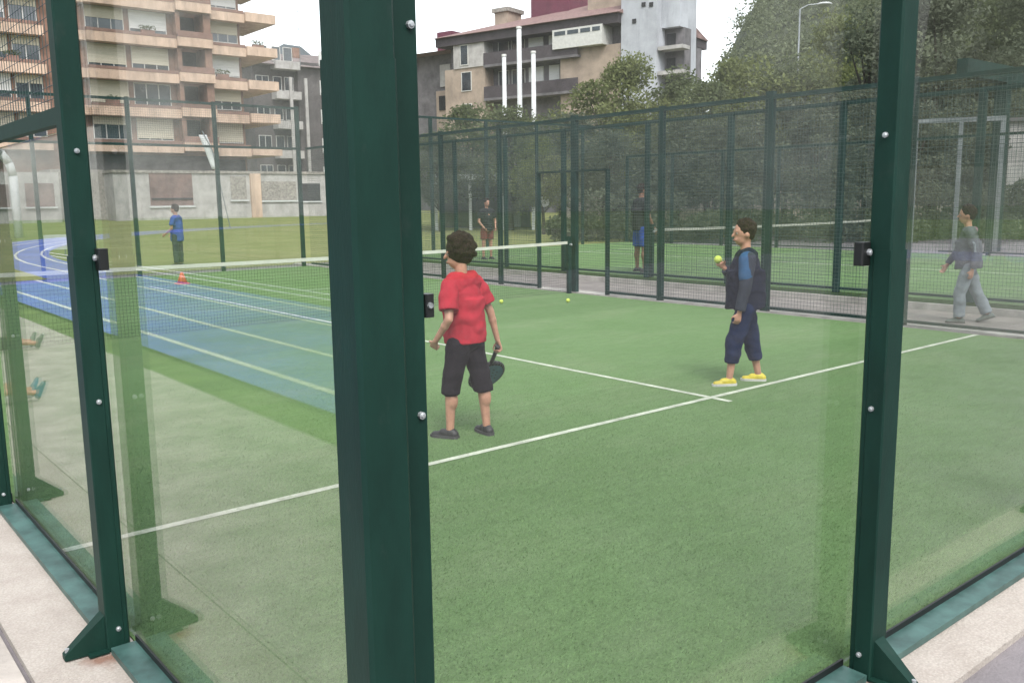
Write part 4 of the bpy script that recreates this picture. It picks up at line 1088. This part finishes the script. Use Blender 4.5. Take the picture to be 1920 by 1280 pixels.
    for i in range(2):
        wid = pose.get('leg_w', 1.0)
        if bottom_len <= 1.0:
            e = HP[i].lerp(KN[i], bottom_len); q.frust(HP[i] + V(0, 0, .02 * H), e, 0.056 * H + g * .6, (0.046 * H + g) * wid, 16)
        else:
            q.caps(HP[i], KN[i], 0.055 * H + g * .5, 0.038 * H + g, 14)
            e = KN[i].lerp(AN[i], bottom_len - 1.0); q.frust(KN[i], e, 0.038 * H + g, (0.032 * H + g) * wid, 16)
    bm_ = remesh(q, voxel, 4); crease(bm_, .8)
    link('shorts' if bottom_len <= 1.05 else 'trousers', bm_, bottom, root, True)
    # shoes
    for i in range(2):
        dirf = Vector(pose.get('ft_' + sideN[i], (0, 1, 0))).normalized(); sd_ = dirf.cross(V(0, 0, 1))
        up = sd_.cross(dirf).normalized()
        s_ = s; s = s * 1.12; c = MB(); a = AN[i] - up * 0.017 * s
        c.frust(a - up * .0 - dirf * 0.0 * s, a + up * 0.035 * s, 0.040 * s, 0.035 * s, 12)
        c.caps(a - dirf * 0.035 * s, a + dirf * 0.13 * s - up * .012 * s, 0.036 * s, 0.028 * s, 12)
        c.caps(a - dirf * 0.02 * s + up * .012 * s, a + dirf * 0.06 * s + up * .008 * s, 0.036 * s, 0.032 * s, 12)
        sh_ = link('shoe', remesh(c, voxel * .8, 2), shoe[i] if isinstance(shoe, (list, tuple)) else shoe, root, True)
        so_ = MB()
        o_ = [a + dirf * x * s + sd_ * y * s for x, y in ((-.07, -.02), (-.05, -.036), (.06, -.042), (.13, -.036), (.165, -.012), (.165, .012), (.13, .036), (.06, .042), (-.05, .036), (-.07, .02))]
        k = len(o_)
        so_.add([p_ - up * 0.030 * s for p_ in o_] + [p_ - up * 0.008 * s for p_ in o_], [tuple(range(k - 1, -1, -1)), tuple(range(k, 2 * k))] + [(j, (j + 1) % k, k + (j + 1) % k, k + j) for j in range(k)])
        so_.build('sole', sole or M['sole'], sh_); s = s_
    return root, dict(SH=SH, WR=WR, EL=EL, AN=AN, P=P, CH=CH, NK=NK, head=headc, s=s)

M['eye'] = mat('eye white', [0.30, 0.27, 0.25], 0.4, 0.02)
M['lip'] = mat('lips', [0.28, 0.09, 0.075], 0.5, 0.05)
M['sole'] = mat('rubber sole', [0.05, 0.05, 0.05], 0.7, 0.1)
M['sole_w'] = mat('pale rubber sole', [0.45, 0.45, 0.42], 0.7, 0.1)
cloth = lambda n, c, **k: mat(n, c, 0.9, 0.08, 9, bump=0.25, bscale=300, spec=0.15, **k)
M['red'] = cloth('red cotton shirt', [0.36, 0.022, 0.036])
M['blackc'] = cloth('black cloth', [0.012, 0.010, 0.013])
M['navy'] = cloth('navy cloth', [0.006, 0.015, 0.046])
M['jacket'] = cloth('dark slate jacket', [0.030, 0.036, 0.050])
M['vest'] = cloth('dark navy vest', [0.009, 0.013, 0.026])
M['bluec'] = cloth('mid blue cloth', [0.03, 0.08, 0.165])
M['royal'] = cloth('royal blue cloth', [0.03, 0.07, 0.30])
M['greyc'] = cloth('pale grey cloth', [0.21, 0.235, 0.26])
M['charc'] = cloth('charcoal cloth', [0.028, 0.028, 0.030])
M['greyj'] = cloth('grey jacket cloth', [0.10, 0.11, 0.125])
M['yellow'] = mat('yellow shoe', [0.46, 0.38, 0.03], 0.5, 0.15)
M['blacks'] = mat('black shoe', [0.02, 0.02, 0.02], 0.55, 0.2)
M['teal'] = mat('teal shoe', [0.03, 0.13, 0.20], 0.6, 0.15)
M['greysh'] = mat('grey shoe', [0.10, 0.12, 0.11], 0.6, 0.15)
M['skin2'] = mat('brown skin', [0.22, 0.11, 0.075], 0.5, 0.08, 18)
M['orange'] = mat('orange plastic', [0.55, 0.12, 0.05], 0.55, 0.08)
M['ballc'] = mat('yellow felt', [0.42, 0.50, 0.09], 0.95, 0.1, 60)

stand = dict(ua_l=(-.25, -.05, -1), fa_l=(-.1, .2, -1), ua_r=(.25, -.05, -1), fa_r=(.1, .2, -1), th_l=(-.08, 0, -1), sh_l=(-.02, 0, -1), th_r=(.08, 0, -1), sh_r=(.02, 0, -1))
def P_(**k): d = dict(stand); d.update(k); return d
def yawto(u):  # view yaw at a pixel column
    d = ray(u, 500); return math.atan2(d[0], d[1])

# boy in the red shirt, back half turned, racket in the right hand
yr = yawto(868) - math.radians(52)
pr, J = person((2.765, 3.445, 0), yr, 1.40, 'boy in red shirt and black shorts on the near court, holding a racket', 
    P_(ua_l=(-.30, -.22, -1), fa_l=(.05, .62, -.75), hd_l=(.35, .5, -.6), curl_l=1.1, ua_r=(.30, -.36, -1), fa_r=(.20, -.14, -1), th_l=(-.05, .22, -1), sh_l=(-.06, .0, -1), th_r=(.12, -.20, -1), sh_r=(.03, -.08, -1),
       ft_l=(-.25, 1, 0), ft_r=(.35, .9, 0), hem=-.02, leg_w=1.15, curl_r=1.5, lean=(0, .02, 0)),
    M['red'], M['blackc'], M['blacks'], M['hair'], voxel=0.0075, bottom_len=1.14, sleeve=.56, hair='curly', head_turn=math.radians(40), head_tilt=-.06, bulk=1.5)
def racket(name, loc, rz, tilt, label, m, m2):
    root = empty(name, loc, rz, label, 'racket')
    hd = MB(); n = 28
    rim, inn = [], []
    for i in range(n):
        t = 2 * math.pi * i / n; x = 0.125 * math.sin(t); z = -0.14 * math.cos(t) * (1.0 if math.cos(t) < 0 else 0.95)
        rim.append((x, z))
    th = 0.018
    vs = [(x, -th, z - 0.30) for x, z in rim] + [(x, th, z - 0.30) for x, z in rim]
    vs = [(x, y, -z - 0.60) for x, y, z in vs]
    hd.add(vs, [tuple(range(n)), tuple(range(2 * n - 1, n - 1, -1))] + [(i, n + i, n + (i + 1) % n, (i + 1) % n) for i in range(n)])
    f = hd.build('racket_face', m, root)
    rm = MB(); c = [(x * 1.03, 0, -z * 1.03 - 0.30) for x, z in rim]
    rm.tube(c + [c[0]], 0.019, 8); rm.build('rim', m2, root, True)
    hl = MB()
    for ix in range(-2, 3):
        for iz in range(-2, 3):
            if ix * ix + iz * iz < 7: hl.frust((ix * .034, -th - .002, -0.30 + iz * .036), (ix * .034, th + .002, -0.30 + iz * .036), .006, .006, 8)
    hl.build('hole_pattern', M['black'], f)
    MB().frust((0, 0, -0.165), (0, 0, 0.03), 0.016, 0.015, 10).build('handle', M['black'], root, True)
    MB().frust((0, 0, 0.03), (0, 0, 0.045), 0.019, 0.019, 10).build('butt_cap', m2, root)
    root.rotation_euler = (tilt[0], tilt[1], rz)
    return root
def worldpt(root, p):
    c, s = math.cos(root.rotation_euler[2]), math.sin(root.rotation_euler[2])
    return (root.location[0] + c * p[0] - s * p[1], root.location[1] + s * p[0] + c * p[1], root.location[2] + p[2])
w = worldpt(pr, J['WR'][1] + V(.0, .01, -.075))
racket('racket', w, -yawto(868) + .45, (.75, -.10), 'dark teal racket in the right hand of the boy in red', mat('teal racket face', [0.03, 0.10, 0.17], 0.4, 0.1), M['black'])

# boy in navy with yellow shoes, profile to the left
yb = yawto(1405) - math.radians(98)
pb, J = person((5.69, 3.23, 0), yb, 1.46, 'boy in dark jacket and navy trousers with yellow shoes on the near court',
    P_(ua_l=(-.12, .12, -1), fa_l=(.0, .20, -1), ua_r=(.16, .12, -1), fa_r=(-.30, .62, .62), curl_r=1.3, curl_l=.9, th_l=(-.10, .33, -1), sh_l=(-.02, .10, -1), th_r=(.10, -.24, -1), sh_r=(.03, -.22, -1),
       ft_l=(-.3, 1, 0), ft_r=(.1, 1, 0), hem=-.03, leg_w=.92, lean=(0, .01, 0)),
    M['vest'], M['navy'], M['yellow'], M['hair'], voxel=0.0085, bottom_len=1.52, sleeve=.93, hair='short', head_turn=math.radians(12), sole=M['sole_w'], bulk=2.2, sleeve_mat=M['jacket'])
# bright blue shoulder panel on his jacket: a part of him
sh0 = J['SH'][0]; el = J['EL'][0]
pn = MB().caps(sh0.lerp(el, .02) + V(.012, .012, 0), sh0.lerp(el, .62) + V(.002, .006, 0), 0.074, 0.064, 16)
link('sleeve_panel', remesh(pn, .008, 4), M['bluec'], pb, True)
fd = (J['WR'][1] - J['EL'][1]).normalized(); w = worldpt(pb, J['WR'][1] + fd * .075 + V(-.038, .012, .028))
tag(MB().ball((0, 0, 0), 0.035, 16, 12).build('tennis_ball', M['ballc'], None, True), 'yellow ball held up by the boy in the dark jacket', 'ball').location = w

# walker on the aisle
yk = yawto(1800) - math.radians(95)
pk, J = person((10.95, 3.62, 0.0), yk, 1.50, 'walker in grey jacket and pale grey trousers striding along the aisle',
    P_(ua_l=(-.15, -.35, -1), fa_l=(0, .15, -1), ua_r=(.15, .4, -1), fa_r=(0, .6, -1), th_l=(-.03, .27, -1), sh_l=(0, -.04, -1), th_r=(.03, -.36, -1), sh_r=(0, -.52, -1), ft_r=(0, 1, -.35), lean=(0, .03, 0), leg_w=1.15),
    M['greyj'], M['greyc'], M['greysh'], M['hair'], voxel=0.010, bottom_len=1.9, sleeve=.93, hair='short')
MB().caps(J['NK'] + V(-.05, -.06, -.02), J['NK'] + V(.05, -.07, -.02), .045, .045).build('hood', cloth('mauve pink cloth', [0.30, 0.16, 0.22]), pk, True)
st = [J['NK'] + V(-.135, .035, -.06), J['EL'][0] + V(-.042, .03, .10), J['EL'][0] + V(-.045, .02, .0)]
MB().tube(st, .014).build('sleeve_stripe', M['greyc'], pk)

# man in blue shorts on the second court
pm_ = onZ(1197, 514, Z2)
person((pm_[0] + .45, pm_[1] + .35, Z2), yawto(1197) + math.radians(60), 1.80, 'man in charcoal shirt and blue shorts standing on the second court',
    P_(ua_l=(-.3, 0, -1), fa_l=(.1, .5, -.8), ua_r=(.3, .1, -1), fa_r=(-.1, .5, -.8), th_l=(-.12, 0, -1), th_r=(.12, 0, -1)),
    M['charc'], M['royal'], M['blacks'], M['hair'], voxel=0.013, child=False, bottom_len=.85, sleeve=.5, skin=M['skin2'])
# dark dressed person behind the net
p = onD(912, 374, 23)
person((p[0], p[1], Z2), yawto(912) + math.radians(150), 1.55, 'person in dark top and red shorts seen above the net behind the mesh',
    P_(ua_l=(-.3, .1, -1), fa_l=(.3, .5, -.6), ua_r=(.3, .1, -1), fa_r=(-.3, .5, -.6)), M['charc'], cloth('dull red cloth', [0.20, 0.06, 0.05]), M['blacks'], M['hair'], voxel=0.014, child=False, bottom_len=.7, sleeve=.5)
# child in blue on the meadow
p = onZ(336, 499)
person((p[0], p[1], meadow_z(p[1])), yawto(336) - math.radians(60), 1.62, 'child in blue shirt and dark leggings standing on the meadow',
    P_(ua_l=(-.2, .1, -1), fa_l=(.1, .7, -.5), ua_r=(.2, .1, -1), fa_r=(-.1, .7, -.5), hem=-.10), M['royal'], M['jacket'], M['blacks'], M['hair'], voxel=0.014, bottom_len=1.9, sleeve=.5)
q_ = [o for o in bpy.data.objects if o.name.startswith('person') and o.type == 'EMPTY'][-1]
MB().frust((0, 0, .835), (0, 0, .885), .168, .166, 18, sq=(1, .8)).build('belt', M['white'], q_)
# two seated children outside the side wall; only their feet show, mirrored in the glass
sitp = lambda: P_(sit=True, hip=0.10, ua_l=(-.3, -.3, -1), fa_l=(-.1, -.15, -1), ua_r=(.3, -.3, -1), fa_r=(.1, -.15, -1), th_l=(-.10, 1, .12), sh_l=(-.02, 1, -.16), th_r=(.10, 1, .16), sh_r=(.05, 1, -.20),
                  ft_l=(-.2, .35, 1), ft_r=(.3, .4, 1), lean=(0, -.07, 0))
person((-0.24, 7.0, -0.005), math.radians(-90), 1.12, 'child with teal shoes sitting on the path outside the side wall', sitp(), M['bluec'], M['blackc'], M['teal'], M['hair'], voxel=0.012, bottom_len=.8)
person((-0.84, 10.1, -0.005), math.radians(-86), 1.25, 'child with grey shoes sitting on the path further along the side wall', sitp(), M['red'], M['charc'], M['greysh'], M['hair'], voxel=0.012, bottom_len=.8, sole=M['sole_w'])

# ------------------------------------------------------------------ small things
for u, v, lab in ((940, 569, 'yellow ball lying on the court near the net, left one'), (1065, 567, 'yellow ball lying on the court near the net post, right one')):
    p = onZ(u, v)
    o = MB().ball((0, 0, 0.0335), 0.0335, 16, 12).build('tennis_ball', M['ballc'], None, True); o.location = (p[0], p[1], 0.0)
    tag(o, lab, 'ball')
p = onZ(342, 532)
co_ = empty('marker_cone', (p[0], p[1], 0.0), 0, 'small orange marker cone on the far half of the court', 'cone')
MB().frust((0, 0, 0.018), (0, 0, 0.24), 0.11, 0.025, 18).build('cone', M['orange'], co_, True)
MB().crect(-.13, .13, -.13, .13, 0.001, 0.017, c=.02).build('base', M['orange'], co_)
